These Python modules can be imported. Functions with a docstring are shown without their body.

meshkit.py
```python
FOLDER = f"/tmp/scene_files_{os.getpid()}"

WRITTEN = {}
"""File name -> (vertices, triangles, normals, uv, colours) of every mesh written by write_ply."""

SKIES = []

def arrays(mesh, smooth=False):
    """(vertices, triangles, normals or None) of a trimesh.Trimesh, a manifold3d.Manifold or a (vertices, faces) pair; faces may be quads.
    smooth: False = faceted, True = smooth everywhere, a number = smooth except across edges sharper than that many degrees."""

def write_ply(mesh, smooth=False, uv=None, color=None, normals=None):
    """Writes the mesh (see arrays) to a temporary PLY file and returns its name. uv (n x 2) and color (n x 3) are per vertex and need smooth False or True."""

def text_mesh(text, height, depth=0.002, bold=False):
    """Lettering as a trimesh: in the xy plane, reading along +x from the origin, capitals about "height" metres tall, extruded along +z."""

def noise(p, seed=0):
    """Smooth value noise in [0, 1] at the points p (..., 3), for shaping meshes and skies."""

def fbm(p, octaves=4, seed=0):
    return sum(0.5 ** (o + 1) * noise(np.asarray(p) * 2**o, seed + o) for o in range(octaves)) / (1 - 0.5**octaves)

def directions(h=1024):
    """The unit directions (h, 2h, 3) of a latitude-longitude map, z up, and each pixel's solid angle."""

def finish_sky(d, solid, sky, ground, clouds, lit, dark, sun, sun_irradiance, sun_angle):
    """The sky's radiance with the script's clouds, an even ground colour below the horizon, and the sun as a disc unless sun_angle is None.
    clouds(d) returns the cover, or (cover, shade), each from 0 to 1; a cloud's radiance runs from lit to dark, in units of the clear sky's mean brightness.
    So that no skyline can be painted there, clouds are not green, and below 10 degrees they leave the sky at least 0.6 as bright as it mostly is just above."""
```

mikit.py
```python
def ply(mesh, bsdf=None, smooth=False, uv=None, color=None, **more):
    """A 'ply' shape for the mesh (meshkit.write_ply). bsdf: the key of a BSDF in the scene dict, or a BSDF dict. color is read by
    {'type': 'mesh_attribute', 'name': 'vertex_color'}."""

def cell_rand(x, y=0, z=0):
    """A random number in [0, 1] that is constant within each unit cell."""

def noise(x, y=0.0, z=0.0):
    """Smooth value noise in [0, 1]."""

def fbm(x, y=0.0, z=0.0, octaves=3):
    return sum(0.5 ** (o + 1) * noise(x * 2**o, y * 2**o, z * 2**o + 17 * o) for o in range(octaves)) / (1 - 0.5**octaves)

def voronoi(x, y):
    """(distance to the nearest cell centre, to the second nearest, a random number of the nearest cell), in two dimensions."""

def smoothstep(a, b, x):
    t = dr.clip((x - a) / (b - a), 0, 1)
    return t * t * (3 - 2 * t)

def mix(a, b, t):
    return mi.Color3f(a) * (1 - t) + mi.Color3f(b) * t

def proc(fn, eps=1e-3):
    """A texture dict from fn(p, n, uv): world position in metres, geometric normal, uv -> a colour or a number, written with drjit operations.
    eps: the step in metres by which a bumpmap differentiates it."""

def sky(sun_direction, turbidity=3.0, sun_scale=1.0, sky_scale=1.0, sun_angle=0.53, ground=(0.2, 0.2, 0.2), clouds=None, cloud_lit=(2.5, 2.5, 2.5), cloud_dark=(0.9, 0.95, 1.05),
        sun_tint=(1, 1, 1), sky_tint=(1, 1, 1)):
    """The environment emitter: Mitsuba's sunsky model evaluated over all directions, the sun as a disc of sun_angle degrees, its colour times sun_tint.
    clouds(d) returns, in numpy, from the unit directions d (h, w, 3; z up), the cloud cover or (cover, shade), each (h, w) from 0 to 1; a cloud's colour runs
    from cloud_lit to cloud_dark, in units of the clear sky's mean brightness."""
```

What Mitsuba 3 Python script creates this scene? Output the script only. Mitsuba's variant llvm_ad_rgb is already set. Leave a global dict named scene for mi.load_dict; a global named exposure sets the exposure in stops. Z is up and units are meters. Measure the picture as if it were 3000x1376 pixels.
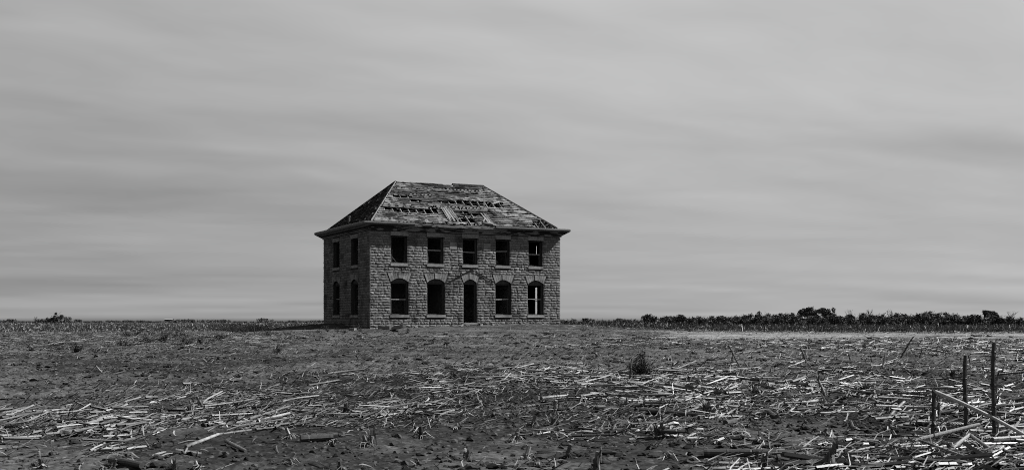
import math, random
import numpy as np, trimesh, mitsuba as mi, drjit as dr
import shapely
from shapely.geometry import Polygon, box as sbox
import mikit, meshkit
from mikit import proc, fbm, noise, smoothstep, mix, voronoi
T = mi.ScalarTransform4f

# ------------------------------------------------------------------ camera, sky, exposure
EYE, F, CX, HZ = 0.9, 3230.0, 1500.0, 935.0        # eye height; focal length, centre and horizon in pixels of the 3000 px frame
scene, labels = {}, {}
scene['camera'] = {'type': 'perspective', 'fov_axis': 'x', 'fov': 2 * math.degrees(math.atan(1500 / F)),
                   'principal_point_offset_y': 0.5 - HZ / 1376, 'near_clip': 0.1, 'far_clip': 30000.0,
                   'to_world': T().look_at(origin=[0, 0, EYE], target=[0, 10, EYE], up=[0, 0, 1])}
SUN = np.array([3.11, 0.45, 2.9])
SUN /= np.linalg.norm(SUN)

def clouds(d):                                        # one thin grey veil, brighter towards the sun, streaked by high cirrus
    z = np.maximum(d[..., 2], 0) + 0.10
    px, py = d[..., 0] / z, d[..., 1] / z
    n3 = lambda a, b, c, o, k: meshkit.fbm(np.stack([a, b, np.full_like(a, c)], -1), o, k) - 0.5
    w1, w2 = n3(px * 0.7, py * 0.7, 0.3, 3, 5), n3(px * 0.9, py * 0.9, 5.3, 3, 6)
    tx, ty = px + 0.35 * py + 1.0 * w1, py - 0.5 * px + 0.8 * w2
    st = n3(tx * 1.0, ty * 2.3, 3.3, 6, 11)           # streaks of cirrus, running down to the right
    st2 = n3(tx * 0.28 + 9, ty * 0.6, 7.1, 3, 23)      # broad soft patches
    st3 = n3(px * 0.25 + w1, py * 2.6 - px * 0.22 + 1.2 * w2, 1.7, 4, 31)
    st4 = n3(px * 2.4 + 0.6 * py + 1.5 * w1, py * 5.0 - px * 1.9 + 2.0 * w2, 8.4, 4, 37)
    low = np.exp(-(d[..., 2] / 0.09) ** 2)
    c = d @ SUN
    t = np.clip((d[..., 2] - 0.28) / 0.6, 0, 1)     # the veil thins with height: the sky overhead is clear and deep
    b = (0.395 + 0.21 * c + 0.28 * np.clip(d[..., 2], 0, .3) + 0.27 * st * (1 - low) + 0.20 * st2 * (1 - .6 * low) + 0.085 * st4 * (1 - low) + 0.30 * st3 * low) * (1 - 0.72 * t * t * (3 - 2 * t))
    return np.ones_like(c), np.clip(1 - (b - 0.05) / 0.75, 0, 1)

scene['sky'] = mikit.sky(SUN.tolist(), turbidity=3, clouds=clouds, cloud_lit=(2.6, 2.6, 2.6), cloud_dark=(0.163, 0.163, 0.163),
                         sun_tint=(0.815, 1.0, 1.368), sun_scale=2.75, ground=(0.06, 0.06, 0.06))
exposure = 1.8

# ------------------------------------------------------------------ materials (grey: the photograph is black and white)
ALB = 0.78
def sh(v):
    return mi.Color3f(v, v, v) * ALB

def mat(name, fn, rough=None, spec=0.3):
    if rough is None:
        b = {'type': 'diffuse', 'reflectance': proc(fn)}
    else:
        b = {'type': 'principled', 'base_color': proc(fn), 'roughness': rough, 'specular': spec}
    scene[name] = {'type': 'twosided', 'bsdf': b}

def soil_fn(p, n, uv):
    big = fbm(p.x * 0.13 + 3, p.y * 0.13, 1.0)
    mid = fbm(p.x * 1.1, p.y * 0.9, 4.0)
    fine = fbm(p.x * 9.0, p.y * 9.0, 2.0)
    grit = noise(p.x * 60.0, p.y * 60.0, 5.0)
    speck = smoothstep(0.72, 0.84, noise(p.x * 28.0, p.y * 14.0, 9.0))
    v = 0.009 + 0.024 * smoothstep(0.34, 0.62, big) + 0.030 * smoothstep(0.40, 0.62, mid) + 0.016 * (fine - 0.4) + 0.004 + 0.022 * smoothstep(13, 34, p.y) * (0.6 + 0.8 * fine)
    g2 = noise(p.x * 24.0, p.y * 24.0, 6.0)
    v = v * (0.30 + 0.75 * grit + 0.65 * g2) + 0.05 * speck * grit
    # pale blown sand in front of the stubble at right and by the house door
    rag = fbm(p.x * 0.12, p.y * 0.5, 8.0)
    right = smoothstep(47, 54, p.y) * smoothstep(0.09, 0.18, p.x / dr.maximum(p.y, 1))
    door = dr.exp(-dr.square((p.y - 58) / 2.5)) * dr.exp(-dr.square((p.x + 3.2) / 2.2))
    sand = smoothstep(0.42, 0.62, rag * 0.6 + 0.5 * right + 0.45 * door)
    v = v + (0.060 + 0.06 * fine) * sand * (0.45 + 1.1 * smoothstep(0.35, 0.6, fbm(p.x * 0.25, p.y * 0.9, 12.0))) * (0.5 + 0.8 * g2) * smoothstep(22, 45, p.y) * (1 - smoothstep(72, 80, p.y))
    return sh(dr.clip(v, 0.004, 0.3))
mat('mat_soil', soil_fn)

def stone_fn(p, n, uv):
    tone = 0.085 + 0.12 * uv.x
    g = fbm(p.x * 13, p.y * 13, p.z * 17)
    s = smoothstep(0.52, 0.75, fbm(p.x * 1.3, p.y * 1.3, p.z * 0.9))
    return sh(dr.clip(tone * (0.45 + 1.15 * g) * (1 - 0.45 * s), 0.01, 0.4))
mat('mat_stone', stone_fn)
mat('mat_mortar', lambda p, n, uv: sh(0.03 + 0.04 * fbm(p.x * 8, p.y * 8, p.z * 8)))
mat('mat_dressed', lambda p, n, uv: sh((0.15 + 0.10 * uv.x) * (0.65 + 0.7 * fbm(p.x * 5, p.y * 5, p.z * 6)) * (1 - 0.35 * smoothstep(0.55, 0.7, fbm(p.x * 1.7, p.y * 1.7, p.z * 1.7)))))

def board_fn(p, n, uv):                               # weathered sheathing: bleached where the shingles went early, grey and stained elsewhere
    along = p.x * 0.8927 + p.y * 0.4505
    grain = fbm(along * 2.0, p.z * 60.0, p.y * 9)
    spot = smoothstep(0.50, 0.68, fbm(along * 3.2, p.z * 6.0, 3.0))
    patch = smoothstep(0.40, 0.62, fbm(along * 0.42 + 5.1, p.z * 0.9, 1.0) + 0.22 * smoothstep(35.6, 37.0, along - (p.z - 9) * 0.25) - 0.06)
    lo = 0.055 + 0.06 * uv.x
    hi = 0.155 + 0.10 * uv.x
    v = (lo * (1 - patch) + hi * patch) * (0.55 + 0.8 * grain) * (1 - 0.72 * spot)
    return sh(dr.clip(v, 0.01, 0.5))
mat('mat_board', board_fn)
mat('mat_shingle', lambda p, n, uv: sh(0.018 + 0.05 * uv.x * (0.5 + fbm(p.x * 4, p.y * 4, p.z * 6))))

def paint_fn(p, n, uv):                               # peeled grey paint on the cornice and frieze boards
    peel = smoothstep(0.44, 0.56, fbm(p.x * 1.6 + p.y * 0.8, p.z * 9.0, 2.0) + 0.35 * (fbm(p.x * 0.35, p.y * 0.35, 5.0) - 0.5))
    return sh(0.028 + 0.16 * peel * (0.6 + 0.6 * noise(p.x * 6, p.y * 6, p.z * 30)))
mat('mat_paint', paint_fn)
mat('mat_darkwood', lambda p, n, uv: sh((0.016 + 0.055 * uv.x) * (0.5 + fbm(p.x * 14, p.y * 14, p.z * 3))))
mat('mat_palewood', lambda p, n, uv: sh((0.14 + 0.22 * uv.x) * (0.6 + 0.6 * fbm(p.x * 9, p.y * 9, p.z * 9))))
mat('mat_metal', lambda p, n, uv: sh(0.03 + 0.04 * fbm(p.x * 1.5, p.y * 1.5, p.z * 3)), 0.55, 0.4)
mat('mat_plaster', lambda p, n, uv: sh(0.10 + 0.10 * fbm(p.x * 2, p.y * 2, p.z * 2)))

def stalk_fn(p, n, uv):                               # uv.x: the tone of one stalk, uv.y: dark node rings and rot along it
    g = fbm(p.x * 45, p.y * 45, p.z * 45)
    rot = smoothstep(0.52, 0.70, fbm(p.x * 7, p.y * 7, p.z * 7 + 4))
    v = (0.025 + 0.25 * uv.x) * (0.62 + 0.62 * g) * (1 - 0.6 * rot) * (1 - 0.75 * uv.y)
    return sh(dr.clip(v, 0.008, 0.6))
mat('mat_stalk', stalk_fn, 0.5, 0.35)
mat('mat_leaf', lambda p, n, uv: sh(0.03 + 0.10 * uv.x))
mat('mat_bark', lambda p, n, uv: sh(0.02 + 0.035 * fbm(p.x * 20, p.y * 20, p.z * 8)))
mat('mat_clod', lambda p, n, uv: sh((0.014 + 0.06 * uv.x) * (0.55 + 0.8 * fbm(p.x * 35, p.y * 35, p.z * 35))))

# ------------------------------------------------------------------ helpers
def add(key, mesh, m, uv=None, smooth=False):
    scene[key] = mikit.ply(mesh, m, smooth=smooth, uv=uv)
    return key

COUNT = {}
def num(name):                                        # stalk, stalk_001, stalk_002 ...
    k = COUNT.get(name, 0)
    COUNT[name] = k + 1
    return name if k == 0 else f'{name}_{k:03d}'

def tag(key, label, cat=None, group=None, kind=None):
    d = {'label': label}
    if cat: d['category'] = cat
    if group: d['group'] = group
    if kind: d['kind'] = kind
    labels[key] = d

class MB:
    """collects (vertices, faces, tone) into one mesh with uv = (tone, second)"""
    def __init__(self): self.v, self.f, self.u, self.n = [], [], [], 0
    def put(self, v, f, tone=0.5, second=0.0):
        v = np.asarray(v, float); f = np.asarray(f, int)
        if f.shape[1] == 4: f = np.vstack([f[:, [0, 1, 2]], f[:, [0, 2, 3]]])
        self.v.append(v); self.f.append(f + self.n)
        u = np.empty((len(v), 2)); u[:, 0] = tone; u[:, 1] = second
        self.u.append(u); self.n += len(v)
    def done(self, key, m, smooth=False):
        if self.n == 0: return None
        v, f, u = np.vstack(self.v), np.vstack(self.f), np.vstack(self.u)
        return add(key, (v, f), m, uv=u, smooth=smooth)

BOXF = np.array([[0, 3, 2, 1], [4, 5, 6, 7], [0, 1, 5, 4], [1, 2, 6, 5], [2, 3, 7, 6], [3, 0, 4, 7]])
def box8(o, a, b, c):
    """a box from its corner o and three edge vectors"""
    o, a, b, c = (np.asarray(x, float) for x in (o, a, b, c))
    return np.array([o, o + a, o + a + b, o + b, o + c, o + a + c, o + a + b + c, o + b + c]), BOXF

def tube(pts, rad, sides=6, cap=True):
    pts = np.asarray(pts, float); rad = np.broadcast_to(rad, (len(pts),))
    t = np.gradient(pts, axis=0); t /= np.linalg.norm(t, axis=1, keepdims=True) + 1e-12
    ref = np.array([0, 0, 1.0]) if abs(t[0, 2]) < 0.8 else np.array([1.0, 0, 0])
    a = np.cross(t, ref); a /= np.linalg.norm(a, axis=1, keepdims=True) + 1e-12
    b = np.cross(t, a)
    ang = np.arange(sides) * 2 * np.pi / sides
    v = pts[:, None] + rad[:, None, None] * (np.cos(ang)[None, :, None] * a[:, None] + np.sin(ang)[None, :, None] * b[:, None])
    i, j = np.meshgrid(np.arange(len(pts) - 1), np.arange(sides), indexing='ij')
    q = np.stack([i * sides + j, i * sides + (j + 1) % sides, (i + 1) * sides + (j + 1) % sides, (i + 1) * sides + j], -1).reshape(-1, 4)
    f = np.vstack([q[:, [0, 1, 2]], q[:, [0, 2, 3]]])
    v = v.reshape(-1, 3)
    if cap:
        k = len(v); e = (len(pts) - 1) * sides
        v = np.vstack([v, pts[:1], pts[-1:]])
        jj = np.arange(sides)
        f = np.vstack([f, np.stack([jj, jj * 0 + k, (jj + 1) % sides], 1), np.stack([e + jj, e + (jj + 1) % sides, jj * 0 + k + 1], 1)])
    return v, f

# ------------------------------------------------------------------ terrain
N0 = np.array([-9.924, 77.0, 0.0])                    # near corner of the house
E1, E2 = np.array([0.8927, 0.4505, 0.0]), np.array([-0.4505, 0.8927, 0.0])
W, L = 15.19, 10.77
NF, NL = -E2, -E1
UP = np.array([0, 0, 1.0])

def sstep(a, b, x):
    t = np.clip((x - a) / (b - a), 0, 1); return t * t * (3 - 2 * t)

def gz0(x, y):
    """the lie of the land: flat field, a low mound under the house, falling away behind the stubble"""
    x, y = np.asarray(x, float), np.asarray(y, float)
    yy = np.maximum(y, 1.0)
    c = 0.0025 + 0.0028 * sstep(-0.12, 0.10, x / yy)
    fall = 0.45 - c * yy
    z = -np.logaddexp(0, -fall * 14) / 14
    z = np.where(fall > 3, 0, z)
    z = z + 0.60 * np.exp(-((x + 0.5) ** 2 + (y - 85.0) ** 2) / (2 * 8.6 ** 2))
    z = z + 0.42 * np.exp(-((x + 14.2) ** 2 / (2 * 2.0 ** 2) + (y - 82.5) ** 2 / (2 * 3.6 ** 2)))
    return z

def sandy(x, y):
    """the pale bare strip of blown sand at right"""
    x, y = np.asarray(x, float), np.asarray(y, float)
    w = meshkit.noise(np.stack([x * .15, y * .15, x * 0], -1), 4) * 3
    return sstep(.10, .17, x / np.maximum(y, 1)) * sstep(48, 54, y + w) * (1 - sstep(69, 74, y + w))

def micro(x, y):
    x, y = np.asarray(x, float), np.asarray(y, float)
    p = np.stack([x, y, np.zeros_like(x)], -1)
    roll = meshkit.fbm(p * [0.35, 0.8, 1], 2, 3) - 0.5
    lump = meshkit.fbm(p * 2.3, 3, 7) - 0.5
    crumb = meshkit.fbm(p * 9.0, 3, 13) - 0.5
    area = sstep(0.42, 0.62, meshkit.fbm(p * 0.45, 2, 31))
    amp = 1 - 0.45 * sstep(20, 60, y)
    return amp * (0.10 * roll + (0.045 + 0.06 * area) * lump + (0.028 + 0.050 * area) * crumb)

def gz(x, y):
    return gz0(x, y) + micro(x, y) * (1 - sstep(120, 200, np.asarray(y, float)))

def at(u, v):
    """the ground point seen at a pixel of the photograph"""
    z = 0.0
    for _ in range(30):
        y = (EYE - z) * F / max(v - HZ, 0.5)
        x = (u - CX) / F * y
        z = 0.5 * z + 0.5 * float(gz(x, y))
    return np.array([x, y, z])

ys = np.concatenate([[-60, -20, -4, 0, 2.5, 3.6], np.geomspace(4.3, 130, 560), np.geomspace(134, 6000, 60)])
cols = np.linspace(-1, 1, 620)
cols = np.sign(cols) * (0.75 * np.abs(cols) + 0.25 * np.abs(cols) ** 3)
hw = np.where(ys < 8, 8, 0.62 * ys + 3.2) + np.where(ys < 0, 60, 0)
GX = cols[None, :] * hw[:, None]
GY = np.repeat(ys[:, None], len(cols), 1)
GZ = gz(GX, GY)
r_, c_ = np.meshgrid(np.arange(len(ys) - 1), np.arange(len(cols) - 1), indexing='ij')
k_ = (r_ * len(cols) + c_).reshape(-1)
gf = np.stack([k_, k_ + 1, k_ + 1 + len(cols), k_ + len(cols)], 1)
add('ground', (np.stack([GX, GY, GZ], -1).reshape(-1, 3), gf), 'mat_soil', smooth=True)
tag('ground', 'bare dark soil of a harvested corn field, rising slightly to the house', kind='structure')

# ------------------------------------------------------------------ house
class Wall:
    def __init__(self, o, e, n, ln): self.o, self.e, self.n, self.len = np.asarray(o, float), e, n, ln
    def P(self, a, z, d=0.0):
        a, z, d = np.broadcast_arrays(np.asarray(a, float), np.asarray(z, float), np.asarray(d, float))
        return self.o + a[..., None] * self.e + d[..., None] * self.n + z[..., None] * UP
    def box(self, a0, a1, z0, z1, d0, d1):
        return box8(self.P(a0, z0, d0), self.e * (a1 - a0), UP * (z1 - z0), self.n * (d1 - d0))
    def pix(self, u, v=None):
        """wall coordinate of a pixel column (and height of the row)"""
        k = (u - CX) / F
        a = (k * self.o[1] - self.o[0]) / (self.e[0] - k * self.e[1])
        if v is None: return a
        y = self.o[1] + a * self.e[1]
        return a, EYE + (HZ - v) * y / F
FRONT, LEFT = Wall(N0, E1, NF, W), Wall(N0, E2, NL, L)
BACK, RIGHT = Wall(N0 + E2 * L, E1, E2, W), Wall(N0 + E1 * W, E2, E1, L)
H = 'stone_house'
tag(H, 'derelict two storey stone house with a hipped roof full of holes, alone in the field', 'house')
TH, ZT, ZB = 0.45, 7.40, -0.6
rng = np.random.default_rng(5)

ops_front = []                                        # openings: (a0, a1, z0, z1, arch rise)
for u0, u1 in ((1145.5, 1192.5), (1252, 1298.5), (1355, 1398), (1452, 1493), (1548.5, 1588.5)):
    ops_front.append([FRONT.pix(u0), FRONT.pix(u1), 4.86, 6.80, 0.0])
for u0, u1 in ((1144, 1196), (1251, 1303), (1357.6, 1396.5), (1451, 1497), (1546, 1592)):
    ops_front.append([FRONT.pix(u0), FRONT.pix(u1), 1.22, 3.53, 0.28])
ops_front[7][2] = 0.66                                # the door
SIDE = ((2.5, 4.1), (6.75, 8.35))
ops_side = [[a0 + .02, a1 - .02, 4.80, 6.75, 0.0] for a0, a1 in SIDE] + [[a0, a1, 1.20, 3.50, 0.30] for a0, a1 in SIDE]

def arch(op, k=10):
    a0, a1, z0, z1, r = op
    if r == 0: return sbox(a0, z0, a1, z1)
    t = np.linspace(-1, 1, k)
    top = [((a0 + a1) / 2 + (a1 - a0) / 2 * x, z1 + r * (1 - x * x)) for x in t]
    return Polygon([(a0, z0), *top, (a1, z0)][0:1] + top + [(a1, z0)])

def wall_core(key, w, ops, a0, a1, m='mat_mortar'):
    poly = sbox(a0, ZB, a1, ZT)
    for op in ops: poly = poly.difference(arch(op))
    g = trimesh.creation.extrude_polygon(poly, TH, engine='earcut')
    v = np.array(g.vertices)
    add(key, (w.P(v[:, 0], v[:, 1], -v[:, 2]), np.array(g.faces)), m)
wall_core(H + '__wall', FRONT, ops_front, 0, W)
wall_core(H + '__wall_001', LEFT, ops_side, TH + .003, L - TH - .003)
wall_core(H + '__wall_002', BACK, [], 0, W, 'mat_stone')
wall_core(H + '__wall_003', RIGHT, ops_side, TH + .003, L - TH - .003, 'mat_stone')

# rock-faced blocks, course by course
def stone_mesh(w, a0, a1, z0, z1, proud, seed):
    nu, nv = 6, 4
    s, t = np.linspace(0, 1, nu), np.linspace(0, 1, nv)
    S, Tt = np.meshgrid(s, t, indexing='ij')
    edge = np.minimum(np.minimum(S, 1 - S) * (a1 - a0), np.minimum(Tt, 1 - Tt) * (z1 - z0))
    r = np.random.default_rng(seed)
    d = proud * (0.35 + 0.65 * sstep(0, 0.055, edge)) + r.normal(0, 0.013, S.shape) * sstep(-.01, 0.04, edge)
    jit = r.normal(0, 0.006, (2,) + S.shape)
    A, Z = a0 + S * (a1 - a0) + jit[0], z0 + Tt * (z1 - z0) + jit[1]
    v = [w.P(A, Z, d).reshape(-1, 3)]
    i, j = np.meshgrid(np.arange(nu - 1), np.arange(nv - 1), indexing='ij')
    k = (i * nv + j).reshape(-1)
    f = [np.stack([k, k + nv, k + nv + 1, k + 1], 1)]
    rim = [(i, 0) for i in range(nu)] + [(nu - 1, j) for j in range(1, nv)] + [(i, nv - 1) for i in range(nu - 2, -1, -1)] + [(0, j) for j in range(nv - 2, 0, -1)]
    idx = np.array([i * nv + j for i, j in rim]); m = len(idx); base = nu * nv
    ii = np.array(rim)
    v.append(w.P(A[ii[:, 0], ii[:, 1]], Z[ii[:, 0], ii[:, 1]], -0.02))
    q = np.arange(m)
    f.append(np.stack([idx, idx[(q + 1) % m], base + (q + 1) % m, base + q], 1))
    return np.vstack(v), np.vstack(f)

def fan(op):                                          # the flared stone arch over a ground floor opening
    a0, a1, z0, z1, r = op
    return (a0 + a1) / 2, (a1 - a0) / 2, z1, r, z1 + 0.64
PLAQUES = [(1316.4, 1338, 708.7, 730.9), (1415.6, 1436.9, 712.8, 734.7)]
plaq = []
for u0, u1, v0, v1 in PLAQUES:
    (a0, zt), (a1, zb) = FRONT.pix(u0, v0), FRONT.pix(u1, v1)
    plaq.append((a0, a1, zb, zt))

def blocked(ops, z0, z1, front):
    out, zm = [], (z0 + z1) / 2
    for op in ops:
        a0, a1, b0, b1, r = op
        hit = lambda lo, hi: z1 > lo + .03 and z0 < hi - .03
        if hit(b0, b1 + (0.0 if r == 0 else 0.02)): out.append((a0, a1))
        if r == 0:
            if hit(b1, b1 + 0.29): out.append((a0 - 0.06, a1 + 0.10))
        else:
            ac, hwid, zs, rr, zt = fan(op)
            if hit(zs, zt):
                g = hwid + 0.03 + 0.24 * np.clip((z1 - zs) / (zt - zs), 0, 1)
                out.append((ac - g, ac + g))
        if not (front and b0 < 1.0) and hit(b0 - 0.20, b0): out.append((a0 - 0.05, a1 + 0.05))
    if front:
        for a0, a1, b0, b1 in plaq:
            if z1 > b0 + .03 and z0 < b1 - .03: out.append((a0, a1))
    return sorted(out)

stones = []                                           # (size on view, wall index, mesh, tone)
for wi, (w, ops, front) in enumerate(((FRONT, ops_front, True), (LEFT, ops_side, False))):
    z = -0.25
    while z < 7.08:
        hgt = min(rng.normal(0.192, 0.010), 7.12 - z)
        if hgt < 0.08: break
        spans, cur = [], -0.055
        for b0, b1 in blocked(ops, z, z + hgt, front):
            if b0 > cur: spans.append((cur, b0))
            cur = max(cur, b1)
        spans.append((cur, w.len + 0.03))
        for s0, s1 in spans:
            a = s0
            while a < s1 - 0.04:
                ln = rng.uniform(0.42, 0.68) if rng.random() > 0.12 else rng.uniform(0.24, 0.36)
                if s1 - a - ln < 0.22: ln = s1 - a
                e = min(a + ln, s1)
                m = stone_mesh(w, a + .010, e - .010, z + .011, z + hgt - .011, max(0.03, rng.normal(0.048, 0.008)), int(rng.integers(1 << 30)))
                y = w.o[1] + a * w.e[1]
                stones.append(((e - a) * hgt * (1.0 if wi == 0 else 0.33) / y ** 2 * (1 if z > 0.3 else 0.5), wi, m, np.clip(rng.normal(0.5, 0.2), 0, 1)))
                a = e
        z += hgt
order = np.argsort([-s[0] for s in stones])
one = set(order[:300].tolist())
rest = MB()
for i, (sz, wi, (v, f), tone) in enumerate(stones):
    if i in one:
        m = MB(); m.put(v, f, tone)
        m.done(num(H + ('__wall__stone' if wi == 0 else '__wall_001__stone')), 'mat_stone')
    else:
        rest.put(v, f, tone)
rest.done(H + '__stonework', 'mat_stone')
tag(H + '__stonework', 'remaining rock-faced wall stones', kind='stuff')
for i, (a0, a1, z0, z1) in enumerate(plaq):
    m = MB(); m.put(*FRONT.box(a0 + .01, a1 - .01, z0 + .01, z1 - .01, -0.02, 0.055), 0.55)
    m.done(num(H + '__plaque'), 'mat_dressed')
labels[H + '__plaque'] = {'label': 'square smooth stone plaque left of the middle upper window'}
labels[H + '__plaque_001'] = {'label': 'square smooth stone plaque right of the middle upper window'}

def window(w, op, seed, rail=True, arched=False, door=False):
    r = np.random.default_rng(seed)
    a0, a1, z0, z1, rise = op
    key = num(H + ('__doorway' if door else '__window'))
    if not arched:
        m = MB(); m.put(*w.box(a0 - 0.05, a1 + 0.09, z1 + .004, z1 + 0.285, -0.02, 0.05), r.uniform(.3, .8)); m.done(key + '__lintel', 'mat_dressed')
    else:
        ac, hwid, zs, rr, zt = fan(op)
        k = 9
        xs = np.concatenate([np.linspace(-1, -0.13, 5), np.linspace(0.13, 1, 5)])
        for i in range(k):
            x0, x1 = xs[i] + .012, xs[i + 1] - .012
            bt = lambda x: zs + rr * (1 - x * x)
            flare = 1 + 0.24 / hwid
            d1 = 0.05 if i != 4 else 0.085
            top = zt + (0.03 if i == 4 else 0)
            c = [(ac + hwid * x0, bt(x0)), (ac + hwid * x1, bt(x1)), (ac + hwid * x1 * flare, top), (ac + hwid * x0 * flare, top)]
            v = np.vstack([[w.P(a, z, -0.02) for a, z in c], [w.P(a, z, d1) for a, z in c]])
            m = MB(); m.put(v, BOXF, r.uniform(0.1, 1)); m.done(num(key + '__voussoir'), 'mat_dressed')
    m = MB()
    if door: m.put(*w.box(a0 - 0.05, a1 + 0.08, z0 - 0.14, z0, -0.3, 0.10), 0.7)
    else: m.put(*w.box(a0 - 0.05, a1 + 0.05, z0 - 0.195, z0 + .004, -0.25, 0.09), r.uniform(.5, 1))
    m.done(key + ('__step' if door else '__sill'), 'mat_dressed')
    d0, d1, fw = -0.30, -0.17, 0.11
    m = MB(); tone = r.uniform(.2, .8)
    m.put(*w.box(a0 + .004, a0 + fw, z0 + .01, z1, d0, d1), min(1, tone + .3)); m.put(*w.box(a1 - fw, a1 - .004, z0 + .01, z1, d0, d1), tone)
    m.put(*w.box(a0 + fw, a1 - fw, z1 - 0.10, z1 - .004, d0, d1 + .003), tone)
    m.done(key + '__frame', 'mat_darkwood')
    if arched:
        t = np.linspace(-1, 1, 9); c, hwid = (a0 + a1) / 2, (a1 - a0) / 2 - .006
        pts = [(c - hwid, z1 + .003)] + [(c + hwid * x, z1 + .003 + (rise - .01) * (1 - x * x)) for x in t[1:-1]] + [(c + hwid, z1 + .003)]
        g = trimesh.creation.extrude_polygon(Polygon(pts), 0.05, engine='earcut'); v = np.array(g.vertices)
        m = MB(); m.put(w.P(v[:, 0], v[:, 1], -0.12 - v[:, 2]), np.array(g.faces), r.uniform(.6, 1)); m.done(key + '__arch_panel', 'mat_darkwood')
    if rail and not door:
        m = MB()
        zr, sl = z0 + (z1 - z0) * r.uniform(.44, .54), r.normal(0, 0.03)
        b = w.box(a0 + fw, a1 - fw, zr, zr + 0.06, d0 + .03, d1 - .03)
        m.put(b[0] + np.outer([0, 1, 1, 0, 0, 1, 1, 0], UP) * sl, b[1], r.uniform(.6, 1))
        m.done(key + '__rail', 'mat_palewood')
    if not door:
        m = MB()
        for s in (0, 1):
            a = a0 + fw + .01 if s == 0 else a1 - fw - .05
            b = w.box(a, a + .04, z0 + .05, z0 + (z1 - z0) * 0.5, d0 + .02, d1 - .04)
            m.put(b[0] + np.outer([0, 0, 0, 0, 1, 1, 1, 1], w.e) * 0 + np.outer([0, 0, 1, 1, 0, 0, 1, 1], w.e) * r.normal(0, .05), b[1], r.uniform(.3, 1))
        m.put(*w.box(a0 + fw + .05, a1 - fw - .05, z0 + .01, z0 + .07, d0 + .02, d1 - .02), r.uniform(.5, 1))
        m.done(key + '__sash', 'mat_darkwood')
    return key
RAILS = {0: False, 6: False}
for i, op in enumerate(ops_front):
    window(FRONT, op, 100 + i, RAILS.get(i, True), i >= 5, i == 7)
for i, op in enumerate(ops_side): window(LEFT, op, 200 + i, i == 3, i >= 2)
for i, op in enumerate(ops_side): window(RIGHT, op, 300 + i, i >= 2, i >= 2)

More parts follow.
